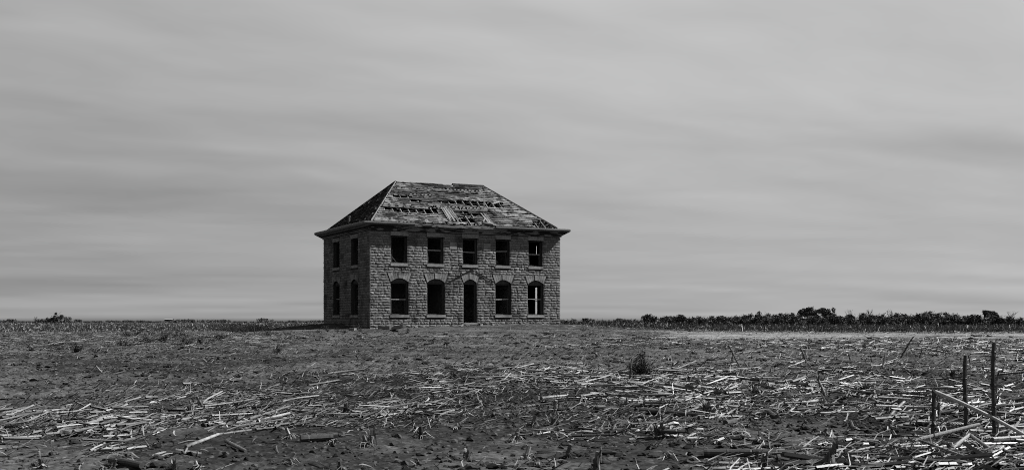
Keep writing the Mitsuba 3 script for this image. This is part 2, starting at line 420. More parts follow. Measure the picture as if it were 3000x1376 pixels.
# inside: floors, ceiling, partitions; planks and rubbish seen in the openings
m = MB(); m.put(*FRONT.box(TH, W - TH, 0.5, 0.62, -L + TH, -TH), .3); m.done(H + '__floor', 'mat_darkwood')
m = MB(); m.put(*FRONT.box(TH, W - TH, 4.15, 4.40, -L + TH, -TH), .3); m.done(H + '__floor_001', 'mat_darkwood')
m = MB(); m.put(*FRONT.box(TH, W - TH, 7.12, 7.20, -L + TH, -TH), .3); m.done(H + '__ceiling', 'mat_darkwood')
for (a0, a1, d0, d1) in ((TH, W - TH, -5.15, -5.0), (11.2, 11.35, -5.0, -TH), (6.1, 6.25, -5.0, -TH)):
    m = MB(); m.put(*FRONT.box(a0 + .003, a1 - .003, 0.62, 4.15, d0, d1), .2); m.put(*FRONT.box(a0 + .003, a1 - .003, 4.40, 7.12, d0, d1), .2)
    m.done(num(H + '__partition'), 'mat_plaster')
m = MB()                                              # boards nailed over the right side windows from inside: only slits of sky are left
for (s0, s1, b0, b1) in ((3.06, 4.4, 0.9, 3.95), (2.2, 2.70, 0.9, 3.95), (2.2, 2.74, 4.7, 6.9), (2.92, 4.3, 4.7, 6.9), (2.745, 2.915, 4.7, 5.97)):
    m.put(*RIGHT.box(s0, s1, b0, b1, -0.52, -0.48), .2)
m.done(H + '__shutter_board', 'mat_darkwood')

# cornice and gutters: profiles swept along each side with mitred corners
def sweep(w, prof, s0, s1):
    """s0, s1: end coordinate, or None for a mitre"""
    v = []
    for o, z in prof:
        v.append(w.P(-o if s0 is None else s0, z, o)); v.append(w.P(w.len + o if s1 is None else s1, z, o))
    n = len(prof)
    f = [[2 * i, 2 * i + 1, 2 * ((i + 1) % n) + 1, 2 * ((i + 1) % n)] for i in range(n)]
    f = np.array(f)
    tri = [[0, 2 * i, 2 * i + 2] for i in range(1, n - 1)] + [[1, 2 * i + 3, 2 * i + 1] for i in range(1, n - 1)]
    return np.array(v), np.vstack([f[:, [0, 1, 2]], f[:, [0, 2, 3]], np.array(tri)])
CORN = [(-0.02, 7.13), (0.085, 7.13), (0.10, 7.15), (0.10, 7.30), (0.14, 7.33), (0.16, 7.40), (0.25, 7.44), (0.27, 7.47), (0.52, 7.48), (0.52, 7.56), (-0.02, 7.56)]
GUT = [(0.50, 7.49), (0.56, 7.50), (0.61, 7.60), (0.60, 7.69), (0.54, 7.72), (-0.10, 7.76), (-0.10, 7.57), (0.50, 7.57)]
GUT = [(0.53, 7.49), (0.57, 7.50), (0.61, 7.60), (0.60, 7.69), (0.54, 7.72), (0.53, 7.70)]
SHELF = [(-0.14, 7.575), (0.52, 7.575), (0.525, 7.68), (-0.14, 7.735)]
for i, w in enumerate((FRONT, LEFT, BACK, RIGHT)):
    m = MB(); m.put(*sweep(w, CORN, None, None), .5); m.done(num(H + '__cornice'), 'mat_paint')
    m = MB(); m.put(*sweep(w, SHELF, None, None), .5); m.done(num(H + '__eave_shelf'), 'mat_metal' if i else 'mat_board')
ga, gb = FRONT.pix(1207.0), FRONT.pix(1443.0)
for w, s0, s1 in ((FRONT, None, ga), (FRONT, gb, None), (LEFT, None, None), (BACK, None, None), (RIGHT, None, None)):
    m = MB(); m.put(*sweep(w, GUT, s0, s1), .5); m.done(num(H + '__gutter'), 'mat_metal')
labels[H + '__gutter_001'] = {'label': 'dark grey box gutter on the right half of the front eave'}

# roof: rafters and weathered sheathing, row by row
INS, ZE, ZR, RA0, RA1 = 0.15, 7.80, 11.36, 3.94, 11.34
class Slope:
    def __init__(self, o, e, inn, length, run, l0, l1):
        self.o, self.e = np.asarray(o, float), e
        self.s = math.hypot(run, ZR - ZE)
        self.up = (inn * run + UP * (ZR - ZE)) / self.s
        self.n = np.cross(self.e, self.up); self.n *= np.sign(self.n[2])
        self.len, self.l0, self.l1 = length, l0, l1    # l0, l1: how far the two hips come in at the ridge
    def span(self, q):
        t = q / self.s; return self.l0 * t, self.len - self.l1 * t
    def P(self, a, q, h=0.0):
        a, q, h = np.broadcast_arrays(np.asarray(a, float), np.asarray(q, float), np.asarray(h, float))
        return self.o + a[..., None] * self.e + q[..., None] * self.up + h[..., None] * self.n
    def pix(self, u, v):
        d = np.array([(u - CX) / F, 1.0, (HZ - v) / F]); eye = np.array([0, 0, EYE])
        t = ((self.o - eye) @ self.n) / (d @ self.n)
        r = eye + t * d - self.o
        return r @ self.e, r @ self.up
zz = UP * ZE
SF = Slope(N0 + E1 * INS + E2 * INS + zz, E1, E2, W - 2 * INS, L / 2 - INS, RA0 - INS, W - INS - RA1)
SB = Slope(N0 + E1 * INS + E2 * (L - INS) + zz, E1, -E2, W - 2 * INS, L / 2 - INS, RA0 - INS, W - INS - RA1)
SL = Slope(N0 + E1 * INS + E2 * INS + zz, E2, E1, L - 2 * INS, RA0 - INS, L / 2 - INS, L / 2 - INS)
SR = Slope(N0 + E1 * (W - INS) + E2 * INS + zz, E2, -E1, L - 2 * INS, W - INS - RA1, L / 2 - INS, L / 2 - INS)

def z1(x, y): return 1150 + x / 8.567, 530 + y / 8.567
def z2(x, y): return 1350 + x / 8.04, 540 + y / 8.04
HOLES = []
for (p, q, hpx) in ((z1(-60, 385), z1(660, 430), 5), (z1(330, 490), z1(700, 520), 3.5), (z1(1060, 548), z1(1790, 575), 5), (z1(1780, 580), z1(2300, 590), 14),
                    (z2(470, 470), z2(900, 478), 12), (z1(930, 685), z1(1150, 692), 7), (z1(0, 735), z1(1190, 785), 8), (z1(1690, 800), z1(1980, 815), 5),
                    (z1(1760, 860), z1(2240, 890), 10), (z1(1590, 945), z1(2080, 965), 5.5), (z1(1640, 1060), z1(2270, 1065), 13), (z1(1200, 1045), z1(1420, 1062), 5),
                    (z1(1600, 705), z1(1900, 715), 4.5)):
    (a0, q0), (a1, q1) = SF.pix(*p), SF.pix(*q)
    ym = (p[1] + q[1]) / 2
    dq = abs(SF.pix(p[0], p[1] - hpx / 2)[1] - SF.pix(p[0], p[1] + hpx / 2)[1])
    HOLES.append((min(a0, a1), max(a0, a1), (q0 + q1) / 2, dq))
TRI = [SF.pix(*z2(*c)) for c in ((1690, 890), (1760, 860), (1830, 845), (2240, 1055), (1830, 1040), (1700, 960))]
TRI = Polygon(TRI)
NOTCH = (SF.pix(1303, 540)[0] - .1, SF.pix(1316, 540)[0] + .25)

def plank(sl, a0, a1, q, wdt, th, r, tone, mb, lift=0.0, tilt=0.0, skew=0.0):
    k = max(2, int((a1 - a0) / 0.5) + 1)
    a = np.linspace(a0, a1, k)
    wv = np.cumsum(r.normal(0, .006, k)); wob = r.normal(0, .004, k)
    lo = q - wdt / 2 + np.clip(r.normal(0, .012, k), -.03, .03); hi = q + wdt / 2 + np.clip(r.normal(0, .010, k), -.03, .03)
    sk = skew * (a - a0)
    rows = [sl.P(a, lo + sk, lift + tilt + wob), sl.P(a, hi + sk, lift + wob), sl.P(a, hi + sk, lift - th + wob), sl.P(a, lo + sk, lift + tilt - th + wob)]
    v = np.stack(rows, 1).reshape(-1, 3)
    f = []
    for i in range(k - 1):
        for j in range(4): f.append([4 * i + j, 4 * i + (j + 1) % 4, 4 * i + 4 + (j + 1) % 4, 4 * i + 4 + j])
    e = 4 * (k - 1)
    f += [[0, 3, 2, 1], [e, e + 1, e + 2, e + 3]]
    mb.put(v, f, tone)

rr = np.random.default_rng(77)
ROWS = 22
pitch = SF.s / ROWS
R = H + '__roof'
for row in range(ROWS):
    q = (row + .5) * pitch
    lo, hi = SF.span(q + pitch * .4)
    lo += rr.uniform(-.02, .06); hi -= rr.uniform(-.02, .06)
    cuts = []
    for a0, a1, qc, dq in HOLES:
        if abs(q - qc) < dq / 2 + pitch * 0.06: cuts.append((a0 + rr.normal(0, .22), a1 + rr.normal(0, .22)))
    tr = TRI.intersection(shapely.LineString([(lo - 1, q), (hi + 1, q)]))
    if not tr.is_empty: cuts.append((tr.bounds[0] + rr.normal(0, .1), hi + 1))
    if row >= ROWS - 1: cuts.append((NOTCH[0] - .1, NOTCH[1]))
    spans, cur = [], lo
    for c0, c1 in sorted(cuts):
        if c0 > cur + .08: spans.append((cur, c0))
        cur = max(cur, c1)
    if cur < hi - .08: spans.append((cur, hi))
    for s0, s1 in spans:
        a = s0
        while a < s1 - .05:
            e = min(s1, a + rr.uniform(2.5, 7.0))
            if s1 - e < .5: e = s1
            m = MB(); plank(SF, a, e - .008, q, pitch - rr.uniform(.025, .07), .024, rr, np.clip(rr.normal(.5, .22), 0, 1), m, rr.uniform(-.004, .012), rr.uniform(.02, .07))
            m.done(num(R + '__board'), 'mat_board')
            a = e
# strips of old shingle still lying on the sheathing, ragged patches
m = MB()
for k in range(240):
    a, q = rr.uniform(0, SF.len), rr.uniform(.1, SF.s - .1)
    lo, hi = SF.span(q)
    if not lo + .1 < a < hi - .4: continue
    if any(h0 - .5 < a < h1 and abs(q - qc) < dq / 2 + .25 for h0, h1, qc, dq in HOLES) or TRI.buffer(.4).contains(shapely.Point(a, q)): continue
    if a > 9.5 and q < 4.2 and rr.random() < .8: continue
    plank(SF, a, min(a + rr.uniform(.25, 1.1), hi - .15), q, rr.uniform(.05, .16), .012, rr, rr.random(), m, rr.uniform(.03, .05), rr.uniform(0, .03))
m.done(R + '__shingle_scraps', 'mat_shingle')
tag(R + '__shingle_scraps', 'scraps of old shingles left on the front slope', kind='stuff')
# left slope: dark curled shingle rows that catch the grazing sun
for row in range(22):
    p2 = SL.s / 22; q = (row + .5) * p2
    lo, hi = SL.span(q + p2 * .4); a = lo + .02
    while a < hi - .05:
        e = min(hi, a + rr.uniform(.8, 3.2))
        if hi - e < .3: e = hi
        if rr.random() > .05:
            m = MB()
            g = a
            while g < e - .02:                        # one row is split into tabs of uneven tilt
                h = min(e, g + rr.uniform(.15, .5))
                plank(SL, g, h - .01, q, p2 - rr.uniform(-.03, .05), .02, rr, min(1, rr.gamma(1.5, .3)), m, rr.uniform(0, .02), rr.uniform(-.03, .075))
                g = h
            m.done(num(R + '__shingle_row'), 'mat_shingle')
        a = e
for sl, rows in ((SB, 24), (SR, 20)):
    m = MB()
    for row in range(rows):
        p2 = sl.s / rows; q = (row + .5) * p2
        lo, hi = sl.span(q + p2 * .45); a = lo
        if row in (6, 9, 13, 14, 18, 21) and sl is SB: wd = p2 - .13
        else: wd = p2 - rr.uniform(.0, .02)
        while a < hi - .05:
            e = min(hi, a + rr.uniform(1.6, 4.0))
            if sl is SB and row >= rows - 1:
                for c_ in (NOTCH[0] - .15, NOTCH[1] + .12):
                    if a < c_ - .05 < e: e = c_; break
            if hi - e < .4: e = hi
            if not (sl is SB and row >= rows - 1 and NOTCH[0] - .2 < (a + e) / 2 < NOTCH[1] + .2): plank(sl, a, e - .01, q, wd, .024, rr, rr.random(), m, 0, .01)
            a = e
    m.done(num(R + '__sheathing'), 'mat_board')
    tag(R + ('__sheathing' if sl is SB else '__sheathing_001'), 'sheathing boards of a hidden roof slope', kind='stuff')
for sl, st in ((SF, .62), (SB, .62), (SL, .7), (SR, .7)):
    a = .3
    while a < sl.len - .2:
        top = min(sl.s, sl.s * a / sl.l0, sl.s * (sl.len - a) / sl.l1) - .05
        o = sl.P(a, 0.02, -0.19)
        m = MB(); m.put(*box8(o, sl.e * .04, sl.up * max(top, .1), sl.n * .15), rr.uniform(.3, .8)); m.done(num(R + '__rafter'), 'mat_palewood')
        a += st
def edge(p0, p1, wdt, h, key, mm, tone=.5):
    p0, p1 = np.asarray(p0), np.asarray(p1)
    d = p1 - p0; sd = np.cross(d, UP); sd /= np.linalg.norm(sd)
    m = MB()
    v = np.array([p0 - sd * wdt, p0 + UP * h, p0 + sd * wdt, p1 - sd * wdt, p1 + UP * h, p1 + sd * wdt]) + UP * .015
    v = np.vstack([v, v - UP * .03])
    m.put(v, [[0, 1, 4, 3], [1, 2, 5, 4], [6, 9, 10, 7], [7, 10, 11, 8], [0, 3, 9, 6], [2, 8, 11, 5], [0, 6, 7, 1], [1, 7, 8, 2], [3, 4, 10, 9], [4, 5, 11, 10]], tone); m.done(key, mm)
rl, rg = SF.P(SF.l0, SF.s), SF.P(SF.len - SF.l1, SF.s)
dz = np.array([0, 0, -0.055])
edge(SF.P(0, .05) + dz * .6, rl + dz, .055, .045, R + '__hip_board', 'mat_palewood', .15)
edge(SF.P(SF.len, .02) + dz * .5, rg + dz, .13, .10, R + '__hip_board_001', 'mat_shingle', .1)
edge(SB.P(0, .02) + dz * .5, rl + dz, .12, .09, R + '__hip_board_002', 'mat_shingle', .1)
edge(SB.P(SB.len, .02) + dz * .5, rg + dz, .12, .09, R + '__hip_board_003', 'mat_shingle', .1)
pa = SF.P(NOTCH[1] + .0, SF.s)
edge(pa + UP * -.02, rg + UP * -.02, .14, .10, R + '__ridge_cap', 'mat_shingle', .25)
labels[R + '__ridge_cap'] = {'label': 'dark ridge cap left on the right half of the ridge'}
o = SL.P(*SL.pix(1022.5, 652), 0)
m = MB(); m.put(*tube([o - UP * .1, o + UP * .42], .085, 10), .5); m.put(*tube([o + UP * .40, o + UP * .50], .12, 10), .6)
m.done(R + '__vent_pipe', 'mat_metal')

# loose things on the roof
def loose(name, key_m, p, q, wdt, th, lift, tone, label, cat, group=None):
    (a0, q0), (a1, q1) = SF.pix(*p), SF.pix(*q)
    b0, b1 = SF.P(a0, q0, lift), SF.P(a1, q1, lift)
    d = b1 - b0; sd = np.cross(SF.n, d); sd /= np.linalg.norm(sd)
    m = MB(); m.put(*box8(b0 - sd * wdt / 2, d, sd * wdt, SF.n * th), tone)
    k = num(name); m.done(k, key_m); tag(k, label, cat, group)
loose('loose_plank', 'mat_palewood', z2(745, 478), z2(915, 430), .10, .03, .06, .7, 'pale loose plank lying aslant across the right end of the long roof hole', 'plank')
loose('loose_plank', 'mat_shingle', z2(655, 618), z2(825, 755), .20, .03, .07, .1, 'dark short plank lying aslant on the pale boards of the front roof slope', 'plank')
loose('loose_plank', 'mat_palewood', z2(520, 905), z2(560, 850), .08, .03, .10, .5, 'short pale stick propped by the lowest roof hole above the fallen roll', 'plank')
(pa_, qa_) = SF.pix(*z2(540, 510)); b = SF.P(pa_, qa_, 0)
m = MB(); m.put(*box8(b, E1 * .09, E2 * .05, UP * .78), .5); k = num('loose_plank'); m.done(k, 'mat_palewood'); tag(k, 'grey plank standing upright in the long roof hole', 'plank')
for j, (x0, y0, x1, y1, cnt, wd) in enumerate(((1250, 700, 1400, 1000, 16, 240), (2250, 840, 2380, 1070, 10, 170))):
    for i in range(cnt):
        ox, l0, l1 = rr.uniform(0, wd), rr.uniform(-.1, .3), rr.uniform(.75, 1.15)
        p, q = z1(x0 + ox + (x1 - x0) * l0 - 40, y0 + (y1 - y0) * l0 + ox * .1), z1(x0 + ox + (x1 - x0) * l1 + rr.uniform(-30, 40), y0 + (y1 - y0) * l1 + ox * .1)
        loose('loose_lath', 'mat_palewood', p, q, rr.uniform(.03, .08), .018, rr.uniform(.05, .12), rr.random() ** 2,
              ('thin lath in the heap slid down the middle of the front roof slope', 'thin lath in the smaller heap above the right half of the gutter')[j], 'lath',
              ('laths heaped in the middle of the roof', 'laths heaped above the gutter')[j])
(a0, q0), (a1, q1) = SF.pix(*z2(500, 955)), SF.pix(*z2(745, 965))
k = 'roofing_roll'; m = MB()
pts = [SF.P(a0 + (a1 - a0) * t, q0 + (q1 - q0) * t, .11) for t in np.linspace(0, 1, 7)]
m.put(*tube(pts, [.07, .11, .12, .13, .12, .12, .08], 12), .4); m.done(k, 'mat_metal', smooth=True)
tag(k, 'slumped grey roll of roofing lying on the front eave at the end of the gutter', 'roofing')
for p, q, w_, lab in ((z1(490, 1095), z1(1350, 1140), .16, 'long pale fallen board lying along the front eave'), (z2(650, 1046), z2(738, 1050), .08, 'short pale board end sticking out under the front eave')):
    pass

# scar of the lost porch roof above the door, two raised strips
for (ua, va, ub, vb) in ((1380.5, 792, 1316, 827), (1380.5, 792, 1448, 829)):
    (a0, z0), (a1, z1_) = FRONT.pix(ua, va), FRONT.pix(ub, vb)
    p0, p1 = FRONT.P(a0, z0, .07), FRONT.P(a1, z1_, .07)
    d = p1 - p0
    m = MB(); m.put(*box8(p0, d, UP * .085, NF * .03), .15); m.done(num(H + '__porch_scar'), 'mat_darkwood')

(a0, z0) = FRONT.pix(1152, 762); (a1, z1_) = FRONT.pix(1166, 771)
m = MB(); p0 = FRONT.P(a0, max(4.9, z0 + .25), -.33); p1 = FRONT.P(a1, 4.88, -.30)
m.put(*box8(p0, p1 - p0, UP * .07, NF * .03), .6); m.done('fallen_sash_bar', 'mat_palewood'); tag('fallen_sash_bar', 'pale bar lying aslant in the lower corner of the upper left front window', 'bar')
# pale rubbish inside the upper windows
for (u0, v0, u1, v1, dd, tone, lab) in ((1460, 748, 1474, 776, -.75, .15, 'crumpled pale sheet behind the upper window second from the right'),
                                    (1557, 773, 1571, 780, -.28, .6, 'pale scrap board lying on the sill of the upper right window')):
    (a0, zt), (a1, zb) = FRONT.pix(u0, v0), FRONT.pix(u1, v1)
    n_ = 6; S, Tt = np.meshgrid(np.linspace(0, 1, n_), np.linspace(0, 1, n_), indexing='ij')
    v = FRONT.P(a0 + (a1 - a0) * (S + .12 * rr.normal(size=S.shape) * (Tt > 0)), max(zb, 4.75) + (zt - zb) * Tt * (1 - .35 * S), dd + .12 * rr.normal(size=S.shape) - .3 * Tt).reshape(-1, 3)
    i, j = np.meshgrid(np.arange(n_ - 1), np.arange(n_ - 1), indexing='ij'); k = (i * n_ + j).reshape(-1)
    f = np.stack([k, k + n_, k + n_ + 1, k + 1], 1)
    m = MB(); m.put(np.vstack([v, v - NF * .02]), np.vstack([f, f[:, ::-1] + len(v)]), tone); key = num('scrap_sheet'); m.done(key, 'mat_plaster'); tag(key, lab, 'sheet')

# ------------------------------------------------------------------ things beside the house
def beam(u0, v0, u1, v1, wdt, h, tone, name, lab, cat, mm='mat_palewood', lift0=0, lift1=0):
    p0, p1 = at(u0, v0), at(u1, v1)
    p0 = p0 + UP * lift0; p1 = p1 + UP * lift1
    d = p1 - p0; sd = np.cross(UP, d); sd /= np.linalg.norm(sd); up = np.cross(d, sd); up /= np.linalg.norm(up)
    c = .015
    prof = [(0, c), (c, 0), (wdt - c, 0), (wdt, c), (wdt, h - c), (wdt - c, h), (c, h), (0, h - c)]
    v = np.vstack([[p + sd * x + up * y for x, y in prof] for p in (p0, p1)])
    f = [[i, (i + 1) % 8, 8 + (i + 1) % 8, 8 + i] for i in range(8)]
    tri = [[0, i + 1, i] for i in range(1, 7)] + [[8, 8 + i, 9 + i] for i in range(1, 7)]
    m = MB(); m.put(v, np.vstack([np.array(f)[:, [0, 1, 2]], np.array(f)[:, [0, 2, 3]], tri]), tone); k = num(name); m.done(k, mm); tag(k, lab, cat)
beam(1107, 966.8, 1141, 965.5, .30, .24, .35, 'timber_beam', 'grey squared timber beam lying at the foot of the front wall near the corner', 'beam')
beam(1146, 967.5, 1180, 964.5, .22, .20, .45, 'timber_beam', 'pale squared timber beam tilted up beside the grey beam by the house corner', 'beam', 'mat_palewood', 0, .22)
beam(1022, 968.5, 1037, 968.3, .3, .17, .2, 'concrete_block', 'small dark concrete block on the ground before the shaded side wall', 'block', 'mat_dressed')

# stones fallen from the wall, half sunk at its foot
fs = np.random.default_rng(33)
for i in range(16):
    a_, d_ = fs.uniform(.5, W - .3), fs.uniform(.25, 2.2); q = FRONT.P(a_, 0, d_); q = np.array([q[0], q[1], float(gz(q[0], q[1]))])
    l_, h_, w_ = fs.uniform(.2, .5), fs.uniform(.1, .2), fs.uniform(.15, .28)
    g = trimesh.creation.box((l_, w_, h_)).subdivide(); v = np.array(g.vertices); v = v * (1 - .12 * (np.abs(v) / [l_ / 2, w_ / 2, h_ / 2]).sum(1, keepdims=True) / 3) + fs.normal(0, .012, v.shape)
    an, tl = fs.uniform(0, 3.1), fs.normal(0, .25); R1 = trimesh.transformations.euler_matrix(tl, fs.normal(0, .2), an)[:3, :3]
    m = MB(); m.put(v @ R1.T + q + UP * h_ * .2, np.array(g.faces), fs.uniform(.2, .9)); k = num('fallen_stone'); m.done(k, 'mat_stone')
    tag(k, 'rough stone block fallen from the wall, half sunk at the foot of the house front', 'stone', 'fallen stones along the house front')

# ------------------------------------------------------------------ corn stalks
SR_ = np.random.default_rng(2024)
def stalk_tube(pts, rad, tone, sides=7, nodes=True, seed=0):
    """a corn stalk along the points, with swollen dark nodes and a torn end"""
    r = np.random.default_rng(seed)
    pts = np.asarray(pts, float)
    seg = np.linalg.norm(np.diff(pts, axis=0), axis=1); s = np.concatenate([[0], np.cumsum(seg)])
    ln = s[-1]
    P, Rr, D = [], [], []
    step = r.uniform(.10, .16)
    marks = set()
    t = r.uniform(.02, .08)
    grid = [0.0]
    while t < ln - .02:
        grid += [t - .008, t, t + .008]; marks.add(round(t, 5)); t += step * r.uniform(.8, 1.2)
    grid += [ln]
    grid = sorted(g for g in set(grid) if 0 <= g <= ln)
    for g in grid:
        P.append([np.interp(g, s, pts[:, k]) for k in range(3)])
        on = round(g, 5) in marks
        Rr.append(rad * (1.17 if on and nodes else 1.0) * (1 - .18 * g / max(ln, .01)) * r.uniform(.95, 1.05)); D.append(.7 if on and nodes else 0.0)
    v, f = tube(P, Rr, sides)
    d = np.concatenate([np.repeat(D, sides), [0.3, 0.3]])
    return v, f, tone, d

STALK_GROUPS = []
def litter_positions():
    """piles and drifts of stover: (x, y, how many, spread x, spread y, mean heading, heading spread, length, height of heap, mean tone)"""
    out = []
    def blob(u0, u1, v0, v1, n, head, hs, l0, l1, heap, tone):
        a, b = at(u0, v1), at(u1, v1)
        c, d = at(u0, v0), at(u1, v0)
        for _ in range(n):
            s, t = SR_.random(), SR_.random()
            y = a[1] + (c[1] - a[1]) * t
            xl, xr = a[0] + (c[0] - a[0]) * t, b[0] + (d[0] - b[0]) * t
            x = xl + (xr - xl) * s
            p = np.array([x, y, 0.0])
            if meshkit.fbm(np.array([[x * 1.3, y * .8, 2.0]]), 3, 41)[0] < SR_.uniform(.40, .60): continue
            h = math.radians(SR_.normal(head if head > 50 else head + 22, hs if head > 50 else hs * (1.4 if SR_.random() < .65 else 2.6))) + (math.pi if SR_.random() < .5 else 0)
            out.append((x, y, h, SR_.uniform(l0, l1) * .85 if SR_.random() < .4 else SR_.uniform(l0 * .35, l0 * 1.15), SR_.random() ** 2 * heap, np.clip(SR_.normal(tone - .1, .28), .03, 1)))
    # headings: degrees from +x towards +y
    blob(-80, 360, 1218, 1330, 620, 70, 13, .25, .7, .08, .66)
    blob(230, 410, 1208, 1292, 240, 74, 7, .35, .75, .10, .8)
    blob(60, 420, 1300, 1345, 60, 65, 25, .15, .45, .03, .55)
    blob(290, 620, 1165, 1230, 130, 60, 20, .2, .6, .04, .5)
    blob(560, 900, 1120, 1200, 150, 22, 22, .25, .85, .05, .5)
    blob(660, 900, 1195, 1260, 70, 30, 18, .3, .9, .04, .5)
    blob(880, 1310, 1190, 1235, 90, 15, 20, .3, .9, .05, .45)
    blob(950, 1300, 1095, 1150, 170, 8, 25, .3, .8, .05, .5)
    blob(1250, 1720, 1075, 1165, 760, 12, 28, .3, .8, .09, .66)
    blob(1600, 2120, 1085, 1185, 860, 8, 30, .3, .8, .10, .68)
    blob(2050, 2560, 1085, 1190, 860, 8, 32, .3, .8, .09, .64)
    blob(2100, 3060, 1000, 1100, 900, 5, 30, .3, 1.0, .08, .55)
    blob(2500, 3080, 1090, 1190, 420, 8, 35, .3, 1.0, .08, .6)
    blob(2560, 3080, 1190, 1290, 620, 8, 28, .35, 1.0, .08, .62)
    blob(2050, 2480, 1180, 1225, 120, 12, 30, .3, .8, .05, .6)
    blob(2640, 3060, 1280, 1380, 420, 15, 35, .25, .8, .06, .6)
    blob(2330, 2760, 1320, 1400, 360, 15, 35, .25, .8, .07, .62)
    blob(2080, 2420, 1365, 1410, 40, 10, 20, .3, .8, .03, .75)
    blob(1500, 1780, 1270, 1330, 70, 20, 35, .2, .5, .04, .5)
    blob(1560, 1900, 1330, 1390, 50, 20, 25, .25, .7, .04, .5)
    blob(1740, 2060, 1245, 1310, 60, 10, 35, .2, .6, .04, .45)
    blob(1950, 2140, 1280, 1310, 40, 10, 35, .2, .6, .04, .55)
    blob(1880, 2140, 1155, 1215, 90, 8, 25, .3, .9, .06, .5)
    blob(0, 860, 1020, 1110, 90, 10, 25, .2, .6, .02, .4)
    blob(600, 1500, 1020, 1110, 50, 8, 30, .2, .6, .02, .45)
    blob(0, 1500, 1110, 1376, 120, 25, 35, .12, .4, .01, .5)
    blob(1400, 2500, 1180, 1376, 90, 15, 40, .12, .4, .01, .5)
    blob(900, 1700, 968, 1010, 260, 0, 25, .3, 1.2, .03, .5)
    return out
lit = litter_positions()
# the thick even litter in front of the stubble at left, and a thin scatter everywhere
for _ in range(9000):
    y = SR_.uniform(34, 84); x = SR_.uniform(-.52, .54) * y
    k = x / y
    want = 1.0 * (1 - sstep(-.34, -.14, k)) * sstep(32, 50, y) + .10 + .22 * sstep(.02, .15, k) * (1 - sstep(40, 52, y)) + .35 * sstep(74, 80, y)
    if meshkit.noise(np.array([[x * .5, y * .3, 4.]]), 3)[0] > .75: want *= .4
    want *= 1 - .85 * float(sandy(x, y))
    if -.31 < k < -.09 and 68 < y < 80: continue
    if SR_.random() > want: continue
    lit.append((x, y, math.radians(SR_.normal(10, 35)), SR_.uniform(.25, .8), SR_.random() ** 2 * .06, np.clip(SR_.normal(.6, .25), .05, 1)))
lit = [t for t in lit if not (-10.5 < (np.array([t[0], t[1]]) - N0[:2]) @ E1[:2] - W / 2 < 10.5 and -1 < (np.array([t[0], t[1]]) - N0[:2]) @ E2[:2] < L + 1)]
BARE = [(2215, 2640, 1222, 1302), (1500, 2080, 1207, 1264), (1120, 1500, 1225, 1400), (440, 1060, 1290, 1400), (-60, 560, 1040, 1175), (560, 900, 1040, 1105), (880, 1640, 955, 1075), (2060, 2330, 1345, 1368), (0, 380, 1175, 1212), (1640, 2100, 1310, 1400), (2640, 3060, 1090, 1130)]
BARE = [((u0 - CX) / F, (u1 - CX) / F, EYE * F / (v1 - HZ), EYE * F / (v0 - HZ)) for u0, u1, v0, v1 in BARE]
def bare(x, y):
    """the patches of open soil between the drifts, as world sectors with ragged edges"""
    w = meshkit.fbm(np.stack([x * .8, y * .8, x * 0], -1), 2, 91) - .5
    out = np.zeros(len(x))
    for k0, k1, y0, y1 in BARE:
        k = x / y + w * .05; yy = y * (1 + w * .16)
        out = np.maximum(out, sstep(k0, k0 + .02, k) * (1 - sstep(k1 - .02, k1, k)) * sstep(y0 * .97, y0 * 1.05, yy) * (1 - sstep(y1 * .95, y1 * 1.03, yy)))
    return out
X = np.array(lit)
X = X[SR_.random(len(X)) > .92 * bare(X[:, 0], X[:, 1])]
x, y, hd, ln, heap, tone = X.T
tone = np.where(SR_.random(len(X)) < .5, tone * SR_.uniform(.05, .35, len(X)), tone)
rad = SR_.uniform(.005, .0128, len(X)) * np.where(y > 30, 1.3, 1)
fat = SR_.random(len(X)) < .13; rad = np.where(fat, rad * 1.6, rad); tone = np.where(fat, tone * .55, np.minimum(tone, .85))
tilt = np.clip(SR_.normal(0, .09, len(X)) + heap * .8 * SR_.choice([-1, 1], len(X)), -.3, .3)
dx, dy = np.cos(hd) * ln / 2, np.sin(hd) * ln / 2
za, zb = gz(x - dx, y - dy), gz(x + dx, y + dy)
zm = gz(x, y)
lift = np.maximum(0, zm - (za + zb) / 2) + heap + rad * .8
A = np.stack([x - dx, y - dy, za + lift - tilt * ln / 2], 1); B = np.stack([x + dx, y + dy, zb + lift + tilt * ln / 2], 1)
A[:, 2] = np.maximum(A[:, 2], za + rad * .5); B[:, 2] = np.maximum(B[:, 2], zb + rad * .5)
Mp = (A + B) / 2 + np.stack([-np.sin(hd), np.cos(hd), np.zeros_like(hd)], 1) * (SR_.normal(0, .06, len(X)) * ln)[:, None]
Mp[:, 2] = np.maximum(Mp[:, 2], gz(Mp[:, 0], Mp[:, 1]) + rad * .4)
uu, vv = CX + F * x / y, HZ + F * (EYE - zm) / y
size = ln * np.abs(np.cos(hd)) / y * rad / y * ((uu > 20) & (uu < 2980) & (vv < 1366))
near = np.argsort(-size)[:250]
isn = np.zeros(len(X), bool); isn[near] = True
